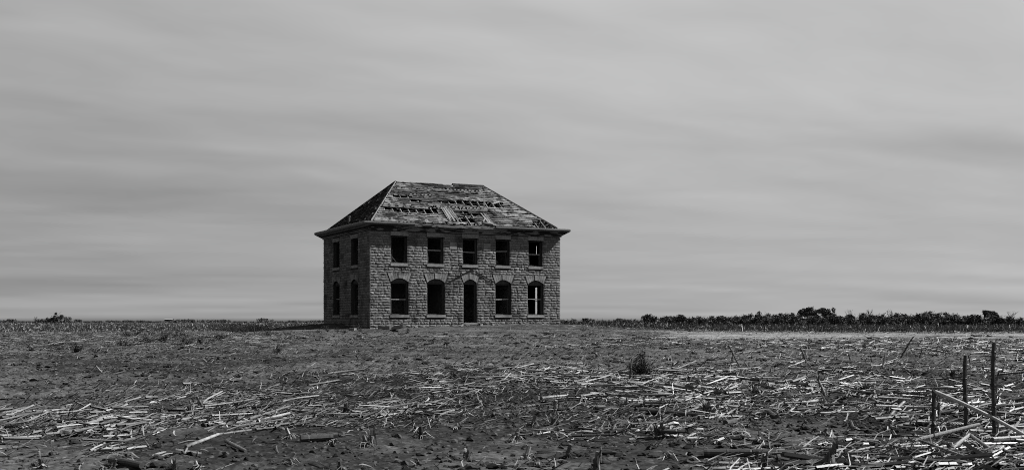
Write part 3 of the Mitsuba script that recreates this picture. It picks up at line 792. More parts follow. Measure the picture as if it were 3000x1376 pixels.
for i in near:
    v, f, t_, d_ = stalk_tube([A[i], Mp[i], B[i]], rad[i], tone[i], 7, True, int(i))
    m = MB(); m.put(v, f, t_, d_); k = num('corn_stalk'); m.done(k, 'mat_stalk', smooth=False)
    pu, pv = uu[i], vv[i]
    if pv > 1195: where = 'in the pile at lower left' if pu < 450 else 'in the lower left foreground' if pu < 1000 else 'in the bottom middle foreground' if pu < 1700 else 'right of the bottom middle' if pu < 2250 else ('at the lower right edge' if pu > 2800 else 'in the lower right litter by the bottom edge' if pv > 1310 else 'in the lower right litter near the standing stalks' if pu > 2620 else 'in the lower right litter left of the standing stalks')
    else: where = 'on the open soil at left' if pu < 540 else 'in the litter left of the middle' if pu < 1200 else 'in the middle drift before the house' if pu < 1750 else 'in the drift around the big weed' if pu < 2150 else 'in the wide drift at right'
    look = 'pale' if tone[i] > .5 else 'grey' if tone[i] > .2 else 'dark'
    size_ = 'long' if ln[i] > .6 else 'short' if ln[i] < .3 else 'broken'
    tag(k, f'{look} {size_} corn stalk lying loose {where}', 'corn stalk', f'{look} {size_} corn stalks {where}')

def batch_tubes(P, rads, tones, sides, dark=0.0):
    """many tubes at once: P (n, k, 3), rads (n, k)"""
    n, k = P.shape[:2]
    t = P[:, -1] - P[:, 0]; t /= np.linalg.norm(t, axis=1, keepdims=True) + 1e-9
    ref = np.where(np.abs(t[:, 2:]) < .8, [[0, 0, 1.]], [[1., 0, 0]])
    a = np.cross(t, ref); a /= np.linalg.norm(a, axis=1, keepdims=True) + 1e-9
    b = np.cross(t, a)
    ang = np.arange(sides) * 2 * np.pi / sides
    ring = np.cos(ang)[None, :, None] * a[:, None] + np.sin(ang)[None, :, None] * b[:, None]
    v = P[:, :, None] + rads[:, :, None, None] * ring[:, None]
    i, j = np.meshgrid(np.arange(k - 1), np.arange(sides), indexing='ij')
    q = np.stack([i * sides + j, i * sides + (j + 1) % sides, (i + 1) * sides + (j + 1) % sides, (i + 1) * sides + j], -1).reshape(-1, 4)
    f = (q[None] + (np.arange(n) * k * sides)[:, None, None]).reshape(-1, 4)
    return v.reshape(-1, 3), f, np.repeat(tones, k * sides)
s_ = ~isn
v, f, t_ = batch_tubes(np.stack([A[s_], Mp[s_], B[s_]], 1), np.stack([rad[s_], rad[s_] * .97, rad[s_] * .8], 1), tone[s_], 4)
m = MB(); m.put(v, f, t_); m.done('stalk_litter', 'mat_stalk')
tag('stalk_litter', 'pale broken corn stalk litter strewn in drifts over the field', 'corn litter', kind='stuff')

# torn leaves and husks: small curled strips among the stalks
def ribbons(n_src, per, spread, lmin, lmax, wmin, wmax, arch_h, seed, pts=None):
    r = np.random.default_rng(seed)
    if pts is None:
        idx = r.integers(0, len(X), n_src)
        cx, cy = x[idx] + r.normal(0, spread, n_src) * (1 + y[idx] / 25), y[idx] + r.normal(0, spread, n_src) * (1 + y[idx] / 25)
    else: cx, cy = pts
    kp = r.random(len(cx)) > .9 * bare(cx, cy); cx, cy = cx[kp], cy[kp]
    n = len(cx)
    h = r.uniform(0, 2 * np.pi, n); l = r.uniform(lmin, lmax, n); w_ = r.uniform(wmin, wmax, n)
    k = 5; s = np.linspace(-.5, .5, k)
    px = cx[:, None] + np.cos(h)[:, None] * s * l[:, None]; py = cy[:, None] + np.sin(h)[:, None] * s * l[:, None]
    bend = r.normal(0, .12, n)[:, None] * (1 - 4 * s ** 2) * l[:, None]
    px = px - np.sin(h)[:, None] * bend; py = py + np.cos(h)[:, None] * bend
    base = gz(px, py)
    z = base + .006 + np.abs(r.normal(0, arch_h, n))[:, None] * (1 - 4 * s ** 2) + np.abs(r.normal(0, arch_h, n))[:, None] * (s + .5) ** 2
    wid = w_[:, None] * (1 - .7 * np.abs(2 * s) ** 2)
    roll = r.normal(0, .5, n)[:, None] + r.normal(0, .5, n)[:, None] * s
    ox, oy, oz = -np.sin(h)[:, None] * wid * np.cos(roll) / 2, np.cos(h)[:, None] * wid * np.cos(roll) / 2, wid * np.sin(roll) / 2
    Lf = np.stack([px - ox, py - oy, z - oz + .004], -1); Rt = np.stack([px + ox, py + oy, z + oz + .004], -1)
    Lf[..., 2] = np.maximum(Lf[..., 2], base - .01); Rt[..., 2] = np.maximum(Rt[..., 2], base - .01)
    v = np.stack([Lf, Rt], 2).reshape(-1, 3)
    q = np.array([[2 * i, 2 * i + 1, 2 * i + 3, 2 * i + 2] for i in range(k - 1)])
    f = (q[None] + (np.arange(n) * 2 * k)[:, None, None]).reshape(-1, 4)
    return v, f, np.repeat(np.clip(r.normal(.30, .27, n), .02, 1), 2 * k)
m = MB()
m.put(*ribbons(10000, 1, .10, .05, .24, .007, .022, .025, 1))
nn = np.random.default_rng(8); yy = np.exp(nn.uniform(math.log(6), math.log(80), 7000)); xx = nn.uniform(-.5, .5, 7000) * yy
keep = meshkit.fbm(np.stack([xx * .7, yy * .7, xx * 0], -1), 3, 55) > nn.uniform(.35, .75, 7000)
m.put(*ribbons(0, 1, 0, .04, .16, .006, .018, .012, 2, (xx[keep], yy[keep])))
# splinters and shreds sticking out of the drifts
nn = np.random.default_rng(10); n = 14000
idx = nn.integers(0, len(X), n); sx = x[idx] + nn.normal(0, .16, n) * (1 + y[idx] / 25); sy = y[idx] + nn.normal(0, .2, n) * (1 + y[idx] / 25)
h = nn.normal(.25, .8, n); l = nn.uniform(.04, .22, n) * (1 + y[idx] / 60); el = np.abs(nn.normal(0, .25, n))
p0 = np.stack([sx, sy, gz(sx, sy) + np.abs(nn.normal(0, .02, n))], 1)
p2 = p0 + np.stack([np.cos(h) * np.cos(el), np.sin(h) * np.cos(el), np.sin(el)], 1) * l[:, None]
p1 = (p0 + p2) / 2 + nn.normal(0, .08, (n, 3)) * l[:, None]
rd_ = nn.uniform(.0018, .0055, n) * (1 + y[idx] / 60)
m.put(*batch_tubes(np.stack([p0, p1, p2], 1), np.stack([rd_, rd_, rd_ * .6], 1), np.clip(nn.normal(.34, .3, n), .02, 1), 3))
# and fine crumbs of trash over the open soil further out
n = 46000; yy = np.exp(nn.uniform(math.log(9), math.log(78), n)); xx = nn.uniform(-.52, .52, n) * yy
keep = meshkit.fbm(np.stack([xx * .45, yy * .55, xx * 0], -1), 4, 57) > nn.uniform(.42, .60, n); keep &= nn.random(n) > .9 * sandy(xx, yy); xx, yy = xx[keep], yy[keep]; n = len(xx)
h = nn.normal(.1, .7, n); l = nn.uniform(.02, .10, n) * (1 + yy / 30); el = np.abs(nn.normal(0, .30, n))
p0 = np.stack([xx, yy, gz(xx, yy) + .004], 1)
p2 = p0 + np.stack([np.cos(h) * np.cos(el), np.sin(h) * np.cos(el), np.sin(el)], 1) * l[:, None]
rd_ = nn.uniform(.0025, .007, n) * (1 + yy / 50)
m.put(*batch_tubes(np.stack([p0, p2], 1), np.stack([rd_, rd_ * .6], 1), np.where(nn.random(n) < .6, nn.uniform(0, .08, n), nn.uniform(.2, .8, n)), 3))
m.done('husk_litter', 'mat_stalk')
tag('husk_litter', 'shredded corn leaves and husks scattered over the soil', 'leaf litter', kind='stuff')

# clods and gravel
nn = np.random.default_rng(9); n = 15000
yy = np.exp(nn.uniform(math.log(5.5), math.log(70), n)); xx = nn.uniform(-.52, .52, n) * yy
keep = meshkit.fbm(np.stack([xx * .6, yy * .5, xx * 0], -1), 2, 66) > nn.uniform(.2, .7, n)
keep &= nn.random(n) > .9 * sandy(xx, yy); xx, yy = xx[keep], yy[keep]; n = len(xx)
ico = trimesh.creation.icosahedron(); iv, if_ = np.array(ico.vertices), np.array(ico.faces)
sz = np.clip(nn.lognormal(-4.8, .5, n), .004, .03) * (1 + yy / 60)
V = iv[None] * (1 + nn.normal(0, .22, (n, 12, 1))) * sz[:, None, None] * np.stack([np.ones(n), np.ones(n), nn.uniform(.4, .9, n)], 1)[:, None]
V += np.stack([xx, yy, gz(xx, yy) + sz * .2], 1)[:, None]
m = MB(); m.put(V.reshape(-1, 3), (if_[None] + (np.arange(n) * 12)[:, None, None]).reshape(-1, 3), np.repeat(np.clip(nn.normal(.45, .3, n), 0, 1.6), 12))
n = 46000; yy = np.exp(nn.uniform(math.log(9), math.log(75), n)); xx = nn.uniform(-.52, .52, n) * yy
keep = meshkit.fbm(np.stack([xx * .4, yy * .3, xx * 0], -1), 3, 67) > nn.uniform(.25, .7, n); keep &= nn.random(n) > .9 * sandy(xx, yy); xx, yy = xx[keep], yy[keep]; n = len(xx)
ov = np.array([[1, 0, 0], [-1, 0, 0], [0, 1, 0], [0, -1, 0], [0, 0, 1], [0, 0, -.6]], float); of = np.array([[0, 2, 4], [2, 1, 4], [1, 3, 4], [3, 0, 4], [2, 0, 5], [1, 2, 5], [3, 1, 5], [0, 3, 5]])
sz = np.clip(nn.lognormal(-4.8, .45, n), .004, .02) * (1 + yy / 28)
V = ov[None] * np.array([1.2, 1.2, .62]) * (1 + nn.normal(0, .3, (n, 6, 1))) * sz[:, None, None] + np.stack([xx, yy, gz(xx, yy) + sz * .3], 1)[:, None]
m.put(V.reshape(-1, 3), (of[None] + (np.arange(n) * 6)[:, None, None]).reshape(-1, 3), np.repeat(np.clip(nn.normal(.7, .5, n), 0, 2.4), 6))
# matted dark clumps of rotten trash and thrown-up soil
g0 = trimesh.creation.icosphere(subdivisions=1); gv, gF = np.array(g0.vertices), np.array(g0.faces)
n = 4200; yy = np.exp(nn.uniform(math.log(6.2), math.log(66), n)); xx = nn.uniform(-.52, .52, n) * yy
keep = meshkit.fbm(np.stack([xx * .5, yy * .45, xx * 0], -1), 3, 68) > nn.uniform(.40, .62, n); keep &= nn.random(n) > .9 * sandy(xx, yy); xx, yy = xx[keep], yy[keep]; n = len(xx)
gw = .45 + yy / 26
rx, ry, rz = nn.uniform(.02, .085, n) * gw, nn.uniform(.02, .06, n) * gw, nn.uniform(.008, .028, n) * gw
an = nn.uniform(0, 3.14, n)
V = gv[None] * (1 + nn.normal(0, .22, (n, len(gv), 1))) * np.stack([rx, ry, rz], 1)[:, None]
V = np.stack([V[..., 0] * np.cos(an)[:, None] - V[..., 1] * np.sin(an)[:, None], V[..., 0] * np.sin(an)[:, None] + V[..., 1] * np.cos(an)[:, None], V[..., 2]], -1)
V += np.stack([xx, yy, gz(xx, yy) + rz * .25], 1)[:, None]
m.put(V.reshape(-1, 3), (gF[None] + (np.arange(n) * len(gv))[:, None, None]).reshape(-1, 3), np.repeat(np.clip(nn.normal(.3, .25, n), 0, 1), len(gv)))
m.done('soil_clods', 'mat_clod')
m = MB(); j_ = np.repeat(np.arange(n), 7); j_ = j_[nn.random(len(j_)) > np.maximum(.85 * bare(xx[j_], yy[j_]), .6 * (1 - sstep(9, 15, yy[j_])))]; n7 = len(j_)      # shreds bristling out of the clumps
q0 = np.stack([xx[j_] + nn.normal(0, .6, n7) * rx[j_], yy[j_] + nn.normal(0, .6, n7) * ry[j_], np.zeros(n7)], 1); q0[:, 2] = gz(q0[:, 0], q0[:, 1]) + rz[j_] * nn.uniform(0, .9, n7)
h, el, l = nn.uniform(0, 6.28, n7), nn.uniform(-.25, .6, n7), nn.uniform(.03, .13, n7) * (gw[j_] + .4)
q2 = q0 + np.stack([np.cos(h) * np.cos(el), np.sin(h) * np.cos(el), np.sin(el)], 1) * l[:, None]; q2[:, 2] = np.maximum(q2[:, 2], gz(q2[:, 0], q2[:, 1]))
q1 = (q0 + q2) / 2 + nn.normal(0, .12, (n7, 3)) * l[:, None]; rd_ = nn.uniform(.0018, .005, n7) * (gw[j_] + .4)
m.put(*batch_tubes(np.stack([q0, q1, q2], 1), np.stack([rd_, rd_, rd_ * .5], 1), np.where(nn.random(n7) < .6, nn.uniform(0, .1, n7), nn.uniform(.2, .8, n7)), 3))
m.done('trash_shreds', 'mat_stalk'); tag('trash_shreds', 'shredded leaf trash in small clumps on the soil', 'leaf litter', kind='stuff'); tag('soil_clods', 'small clods and pebbles lying on the soil', 'clods', kind='stuff')

# standing corn stubble in the field behind
nn = np.random.default_rng(12)
def stubble(n, kmin, kmax, ymin, ymax, pw):
    yy = ymin + (ymax - ymin) * nn.random(n) ** pw; k = nn.uniform(kmin, kmax, n); return k * yy, yy
sets = [stubble(15000, -.56, .04, 79, 185, 1.6), stubble(11000, .02, .56, 78, 135, 1.5), stubble(3500, -.56, -.1, 72, 82, .6)]
xx, yy = np.concatenate([s[0] for s in sets]), np.concatenate([s[1] for s in sets])
row = .76; a_ = math.radians(12)
off = xx * math.sin(a_) + yy * math.cos(a_); snap = np.round(off / row) * row - off + nn.normal(0, .08, len(xx))
xx, yy = xx + snap * math.sin(a_), yy + snap * math.cos(a_)
rel = np.stack([xx, yy], 1) - N0[:2]
ia, ib = rel @ E1[:2], rel @ E2[:2]
keep = ~((xx / yy > -.31) & (xx / yy < -.09) & (yy < 80)) & ~((ia > -5) & (ia < W + 3) & (ib > -6) & (ib < L + 4))
keep &= nn.random(len(xx)) > .9 * sandy(xx, yy); xx, yy = xx[keep], yy[keep]; n = len(xx)
hgt = np.clip(nn.normal(.38, .13, n), .08, .66); lean = nn.normal(0, .22, (n, 2)); lean[nn.random(n) < .12] *= 2.5
z0 = gz(xx, yy) - .02
P0 = np.stack([xx, yy, z0], 1); P1 = P0 + np.stack([lean[:, 0] * hgt, lean[:, 1] * hgt, hgt], 1)
rd = nn.uniform(.010, .017, n) * np.where(yy > 110, 1.3, 1)
v, f, t_ = batch_tubes(np.stack([P0, P1], 1), np.stack([rd, rd * .9], 1), np.clip(nn.normal(.66, .3, n) - .40 * sstep(-.05, .1, xx / yy), .03, 1), 3)
m = MB(); m.put(v, f, t_)
h = nn.uniform(0, 2 * np.pi, n); l = nn.uniform(.1, .35, n); s0 = P0 + (P1 - P0) * nn.uniform(.2, 1, n)[:, None]
tip = s0 + np.stack([np.cos(h) * l, np.sin(h) * l, -nn.uniform(-.1, .25, n)], 1); w_ = nn.uniform(.01, .025, n)[:, None]
mid = (s0 + tip) / 2 + UP * .06
v = np.stack([s0, mid - UP * w_, mid + UP * w_, tip], 1).reshape(-1, 3)
f = (np.array([[0, 1, 3, 2]])[None] + (np.arange(n) * 4)[:, None, None]).reshape(-1, 4)
m.put(v, f, np.repeat(np.clip(nn.normal(.5, .3, n) - .26 * sstep(-.05, .1, xx / yy), .03, 1), 4))
m.done('corn_stubble', 'mat_stalk'); tag('corn_stubble', 'rows of short standing corn stubble across the field behind the house', 'stubble', kind='stuff')

# ------------------------------------------------------------------ single stalks one can point at
def standing(u0, v0, u1, v1, rad, tone, label, cat='corn stalk', group=None, name='standing_stalk', ragged=True, dy=0.0):
    """from its foot (u0, v0) to its top (u1, v1)"""
    p0 = at(u0, v0); y = p0[1] + dy
    p1 = np.array([(u1 - CX) / F * y, y, EYE + (HZ - v1) * y / F])
    r = np.random.default_rng(int(u0 * 7 + v0)); n_ = 5
    pts = [p0 + (p1 - p0) * t + np.append(r.normal(0, rad * .45, 2), 0) * (0 < t < 1) for t in np.linspace(-.06, 1, n_)]
    v, f, t_, d_ = stalk_tube(pts, rad, tone, 8, True, int(u0))
    m = MB(); m.put(v, f, t_, d_); k = num(name); m.done(k + '__stem', 'mat_stalk')
    if ragged and y < 14:
        m = MB()                                       # shreds of the leaf sheath clinging to it
        for i in range(18):
            t = r.uniform(.15, 1.0); a = r.uniform(0, 6.28); c = p0 + (p1 - p0) * t
            o = np.array([math.cos(a), math.sin(a), 0]); sl = r.uniform(.02, .085); w__ = r.uniform(.003, .011)
            sd = np.array([-o[1], o[0], 0]) * w__
            q0, q1, q2 = c + o * rad * .95, c + o * (rad + .006) + UP * sl * .5 * r.choice([-1, 1]), c + o * (rad + r.uniform(.005, .03)) + UP * sl * r.choice([-1, 1])
            m.put(np.array([q0 - sd, q0 + sd, q1 + sd, q1 - sd, q2 + sd * .3, q2 - sd * .3]), [[0, 1, 2, 3], [3, 2, 4, 5]], r.uniform(.05, .6))
        m.done(k + '__sheath', 'mat_stalk'); tag(k + '__sheath', 'shreds of dry leaf sheath', kind='stuff')
    tag(k, label, cat, group)
    return p0, p1
standing(2918.5, 1296, 2912, 1004, .0185, .03, 'tallest dark corn stalk standing upright at the right edge of the field')
standing(2830, 1254, 2828, 1041, .0190, .04, 'second tallest dark corn stalk, left of the tallest one at right')
_, ptop = standing(2731, 1281, 2740.5, 1147, .0185, .08, 'snapped corn stalk stub standing left of the two tall dark stalks')
standing(2750, 1229, 2746.5, 1162, .013, .20, 'thin pale-footed stub just behind the snapped corn stalk')
p_end = at(3052, 1302)
r0 = np.linspace(0, 1, 6)
pts = [ptop + (p_end - ptop) * t + UP * .02 * math.sin(t * math.pi) for t in r0]
v, f, t_, d_ = stalk_tube(pts, .0160, 1.5, 8, False, 3)
m = MB(); m.put(v, f, t_, d_); m.done('broken_over_stalk', 'mat_stalk', smooth=False)
tag('broken_over_stalk', 'long pale stalk broken over from the snapped stub and slanting down to the right', 'corn stalk')
singles = [(2366, 1069, 2344, 1016, .019, 'leaning dark stalk stub left of the thin upright pair at mid right'), (2416, 1161, 2391, 1098, .017, 'leaning dark stub among the pale litter left of the round grass tuft'),
           (2456, 1031, 2457, 997, .011, 'left of two thin upright stems at mid right'), (2485, 1028, 2488, 993, .011, 'right of two thin upright stems at mid right'),
           (2494, 1066, 2486, 1034, .016, 'short leaning stub under the two thin stems'), (2553, 1065, 2551, 1040, .015, 'short dark stub right of the two thin stems'),
           (2586, 1079, 2593, 1037, .018, 'pale sided short stub before the tall forked stalk'), (2639, 1050, 2676, 986, .02, 'tall dark stalk leaning far to the right at mid right'),
           (2747, 1044, 2745, 1014, .014, 'straight dark stub right of the far leaning stalk'), (2775, 1046, 2759, 1018, .013, 'dark stub leaning left, right of the straight one'),
           (1847, 1119, 1846, 1062.5, .018, 'upright dark stub standing left of the big weed'), (2169, 1075, 2134, 1011, .015, 'long thin stalk leaning left beyond the big weed'),
           (2148, 1060, 2146, 1030, .013, 'short dark stem behind the long leaning stalk'), (2029, 1108, 2039, 1077, .020, 'forked stub in the litter right of the big weed'),
           (1794, 1253, 1790, 1221, .024, 'thick dark stub on the bare soil at centre right'), (1630, 1204, 1628, 1172, .022, 'pale thick stub on the bare soil right of centre'),
           (1013, 1217, 1015, 1190, .022, 'dark root stub standing on the bare soil left of centre'), (1409, 1190, 1406, 1173, .022, 'pale short stub on bare soil in the middle of the field'),
           (1081, 1305, 1091, 1277, .016, 'pale split stub leaning right in the bottom middle'), (596, 1197, 577, 1161, .013, 'thin stub leaning left at lower left'),
           (299, 1090, 281, 1071, .014, 'pale stalk piece propped up at left'), (745, 979, 746, 951, .028, 'dark post in the shadow strip left of the house'),
           (1741, 1400, 1752, 1322, .016, 'ragged pale stub cut by the bottom edge right of centre'), (2408, 1385, 2450, 1300, .017, 'thick dark broken stalk leaning right at lower right'),
           (2232, 1375, 2238, 1342, .02, 'dark stub under the big log at lower right'), (1367, 1347, 1373, 1323, .018, 'short pale stub by the bottom edge in the middle')]
for u0, v0, u1, v1, rd, lab in singles:
    tone_ = .75 if 'pale' in lab else .06
    standing(u0, v0, u1, v1, rd, tone_, lab, 'post' if 'post' in lab else 'corn stalk', name='field_post' if 'post' in lab else 'standing_stalk')
# more small stubs among the litter at right
nn = np.random.default_rng(44)
for i in range(34):
    u, v = nn.uniform(1950, 2980), nn.uniform(1000, 1100)
    standing(u, v, u + nn.normal(0, 8), v - nn.uniform(10, 26), .015, nn.uniform(.05, .6), 'short stalk stub sticking up from the litter at right', group='short stubs in the litter at right', name='short_stub')

def lying(u0, v0, u1, v1, rad, tone, label, name='corn_stalk', l0=0, l1=0, mid=0.0, m_='mat_stalk', cat='corn stalk', sides=9):
    p0, p1 = at(u0, v0) + UP * (rad * .8 + l0), at(u1, v1) + UP * (rad * .8 + l1)
    pts = [p0 + (p1 - p0) * t + np.array([0, mid * math.sin(t * math.pi), 0]) for t in np.linspace(0, 1, 7)]
    for q in pts[1:-1]:
        q[2] = max(q[2], float(gz(q[0], q[1])) + rad * .6)
    v, f, t_, d_ = stalk_tube(pts, rad, tone, sides, name != 'dark_log', int(u0 + v0))
    m = MB(); m.put(v, f, t_, d_); k = num(name); m.done(k, m_); tag(k, label, cat)
lying(2062, 1338, 2330, 1338, .030, .05, 'thick dark log lying across the lower right foreground', 'dark_log', cat='log', sides=12)
lying(2570, 1322, 2868, 1254, .0165, .22, 'long dark grey stalk rising to the right below the snapped stub', 'long_stalk', 0, .02)
lying(2702, 1388, 2840, 1312, .0150, .60, 'thick pale stalk bent at its top in the lower right corner', 'long_stalk', 0, .08)
lying(2838, 1311, 2900, 1330, .012, .62, 'splintered end folded down from the thick bent stalk', 'long_stalk', .085, .03)
lying(2830, 1338, 3010, 1358, .016, .3, 'long grey stalk along the right end of the bottom edge', 'long_stalk', .02, .02)
lying(2506, 1310, 2635, 1347, .014, .45, 'grey stalk slanting down to the right, left of the bent stalk', 'long_stalk', .06, 0)
lying(2320, 1334, 2420, 1334, .012, .7, 'pale jointed stalk lying right against the end of the dark log', 'long_stalk')
lying(2065, 1378, 2175, 1374, .013, .9, 'white jointed stalk cut by the bottom edge under the dark log', 'long_stalk')
lying(1876, 1208, 2070, 1224, .024, .08, 'dark thick stalk lying in front of the right litter drift', 'dark_log', cat='log', sides=10)
lying(1838, 1192, 1950, 1191, .020, .07, 'dark stalk behind the thick dark one at centre right', 'dark_log', cat='log', sides=10)
lying(1790, 1182, 1872, 1176, .015, .85, 'pale stalk with black nodes above the dark stalks', 'long_stalk', 0, .03)
lying(2220, 1196, 2275, 1226, .024, .12, 'short thick dark stalk slanting down at the edge of the bare soil', 'dark_log', cat='log', sides=10)
lying(2275, 1211, 2345, 1180, .012, .85, 'pale stalk beside the short thick dark one', 'long_stalk')
lying(1850, 1128, 1900, 1154, .014, .55, 'stalk slanting down to the right below the big weed', 'long_stalk', .05, 0)
lying(1880, 1160, 2030, 1160, .012, .75, 'long pale stalk lying level below the big weed', 'long_stalk')
lying(1912, 1110, 2039, 1078, .013, .45, 'stalk propped up on the forked stub right of the weed', 'long_stalk', 0, .12)
lying(880, 1294, 975, 1289, .030, .04, 'black rotten stalk lying in the bottom middle', 'dark_log', cat='log', sides=10)
lying(325, 1357, 415, 1368, .024, .05, 'black rotten stalk lying in the lower left foreground', 'dark_log', cat='log', sides=10)
lying(545, 1312, 640, 1275, .013, .80, 'pale split stalk, left piece of the long broken one at lower left', 'long_stalk')
lying(632, 1276, 736, 1262, .012, .22, 'dark stalk, right piece of the long broken one at lower left', 'long_stalk')
lying(662, 1304, 720, 1325, .014, .30, 'grey jointed stalk slanting down at the bottom left', 'long_stalk', .02, 0)
lying(740, 1247, 848, 1222, .014, .85, 'pale stalk with dark joints left of the bare middle soil', 'long_stalk', .02, .03)
lying(730, 1236, 850, 1200, .013, .3, 'grey stalk behind the pale jointed one left of the bare soil', 'long_stalk', .02, .03)
lying(690, 1149, 880, 1147, .012, .75, 'long level pale stalk at mid left', 'long_stalk')
lying(1080, 1222, 1188, 1212, .011, .75, 'pale stalk lying on the bare soil left of the middle', 'long_stalk')
lying(1188, 1213, 1298, 1218, .013, .25, 'dark stalk continuing right from the pale one on the bare soil', 'long_stalk')
lying(960, 1237, 1044, 1236, .013, .15, 'dark level stalk lying on the bare soil', 'long_stalk')
lying(700, 1195, 766, 1194, .016, .12, 'short dark rounded stalk at mid left', 'long_stalk')
lying(1205, 1147, 1330, 1152, .016, .15, 'dark thick stalk at the edge of the middle drift', 'dark_log', cat='log')
lying(1690, 1118, 1730, 1112, .013, .9, 'small bright stalk piece left of the big weed', 'long_stalk')
lying(2125, 1246, 2155, 1240, .026, .10, 'short dark chunk of stalk lying alone on the bare soil at right', 'dark_log', cat='log')
lying(1735, 1196, 1770, 1194, .018, .10, 'small black chunk lying alone on the bare soil at centre', 'dark_log', cat='log')

# root clumps, cobs, tufts and weeds
nn = np.random.default_rng(71)
def root_clump(u, v, size, tone, label, group=None):
    p = at(u, v); m1, m2 = MB(), MB()
    a = nn.uniform(0, 6.28); top = p + np.array([math.cos(a) * .03, math.sin(a) * .03, nn.uniform(.03, .075) * size / .08])
    vv_, ff_, t_, d_ = stalk_tube([p - UP * .01, (p + top) / 2 + UP * .005, top], (.012 + .003 * nn.random()) * size / .08, tone * nn.uniform(.2, 1), 7, True, int(u)); m1.put(vv_, ff_, t_, d_)
    for i in range(13):
        h = nn.uniform(0, 6.28); l = size * nn.uniform(.3, .95); o = np.array([math.cos(h), math.sin(h), 0])
        s = p + UP * nn.uniform(.008, .035) * size / .08
        e = p + o * l; e[2] = gz(e[0], e[1])
        c = (s + e) / 2 + UP * nn.uniform(.0, .022) * size / .08 + np.append(nn.normal(0, .012, 2), 0)
        q = [s, c, e]
        m2.put(*tube(q, [.0048, .0036, .0015], 4), np.clip(tone - .12 + nn.normal(0, .25), 0.02, 1))
    k = num('root_clump'); m1.done(k + '__stem', 'mat_stalk'); m2.done(k + '__roots', 'mat_stalk'); tag(k, label, 'corn root clump', group)
RC = [(1128, 1248, .09, .6), (1060, 1262, .08, .6), (1148, 1168, .09, .3), (1075, 1308, .10, .4), (1225, 1265, .09, .3), (1265, 1235, .09, .6), (1235, 1283, .12, .15), (1180, 1218, .06, .3),
      (2085, 1262, .08, .2), (2410, 1276, .09, .4), (2500, 1262, .09, .4), (2190, 1252, .06, .4), (2600, 1254, .10, .7), (1700, 1252, .10, .2), (1620, 1208, .08, .6), (1785, 1256, .09, .2), (1975, 1232, .10, .3),
      (540, 1240, .07, .4), (470, 1205, .08, .3), (560, 1220, .07, .5), (850, 1283, .09, .5), (660, 1210, .09, .3), (740, 1248, .09, .4), (905, 1185, .10, .3), (1015, 1218, .09, .15), (1400, 1192, .09, .2),
      (1450, 1222, .10, .25), (1360, 1218, .10, .6), (1340, 1255, .06, .7), (1660, 1340, .10, .5), (1950, 1345, .08, .3), (850, 1356, .08, .7), (975, 1300, .08, .8), (1000, 1376, .07, .5), (580, 1376, .08, .5),
      (2830, 1365, .09, .5), (2720, 1150, .10, .15), (2895, 1090, .12, .1), (2990, 1090, .12, .1), (1560, 1250, .12, .3), (1510, 1290, .10, .3), (330, 1370, .06, .5), (120, 1372, .06, .4), (1640, 1225, .07, .3), (1540, 1345, .09, .6)]
for i, (u, v, s, t_) in enumerate(RC):
    where = ('at lower left' if u < 800 else 'left of the bottom middle' if u < 1300 else 'in the bottom middle' if u < 1750 else 'right of the middle' if u < 2300 else 'at lower right')
    tone_w = 'pale' if t_ >= .5 else 'grey' if t_ >= .28 else 'dark'
    root_clump(u, v, s, t_, f'{tone_w} spidery corn root clump on the bare soil {where}', f'{tone_w} corn root clumps {where}')

def cob(u, v, ang, ln, tone, label, group):
    p = at(u, v); r = .02
    n1, n2 = 14, 12; s = np.linspace(-1, 1, n1); a = np.arange(n2) * 2 * np.pi / n2
    prof = r * np.sqrt(np.clip(1 - np.abs(s) ** 4, 0.02, 1)) * (1 - .2 * s)
    S, Aa = np.meshgrid(s, a, indexing='ij')
    Rr = prof[:, None] * (1 + .10 * ((np.arange(n1)[:, None] + np.arange(n2)[None]) % 2))
    d, sd = np.array([math.cos(ang), math.sin(ang), 0]), np.array([-math.sin(ang), math.cos(ang), 0])
    v_ = p + UP * r * .8 + S[..., None] * ln / 2 * d + Rr[..., None] * (np.cos(Aa)[..., None] * sd + np.sin(Aa)[..., None] * UP)
    i, j = np.meshgrid(np.arange(n1 - 1), np.arange(n2), indexing='ij')
    f = np.stack([i * n2 + j, i * n2 + (j + 1) % n2, (i + 1) * n2 + (j + 1) % n2, (i + 1) * n2 + j], -1).reshape(-1, 4)
    m = MB(); m.put(v_.reshape(-1, 3), f, tone); k = num('corn_cob'); m.done(k, 'mat_stalk'); tag(k, label, 'corn cob', group)
for u, v, a in ((2584, 1309, .25), (2762, 1248, 0), (2800, 1248, .05), (2873, 1309, .1), (2888, 1290, 0), (2842, 1303, .1), (2600, 1355, .05), (2920, 1320, .4), (2645, 1352, -.3), (2715, 1330, .6)):
    cob(u, v, a, .15, .25, 'bare kernel-less corn cob lying among the stalks at lower right', 'corn cobs at lower right')

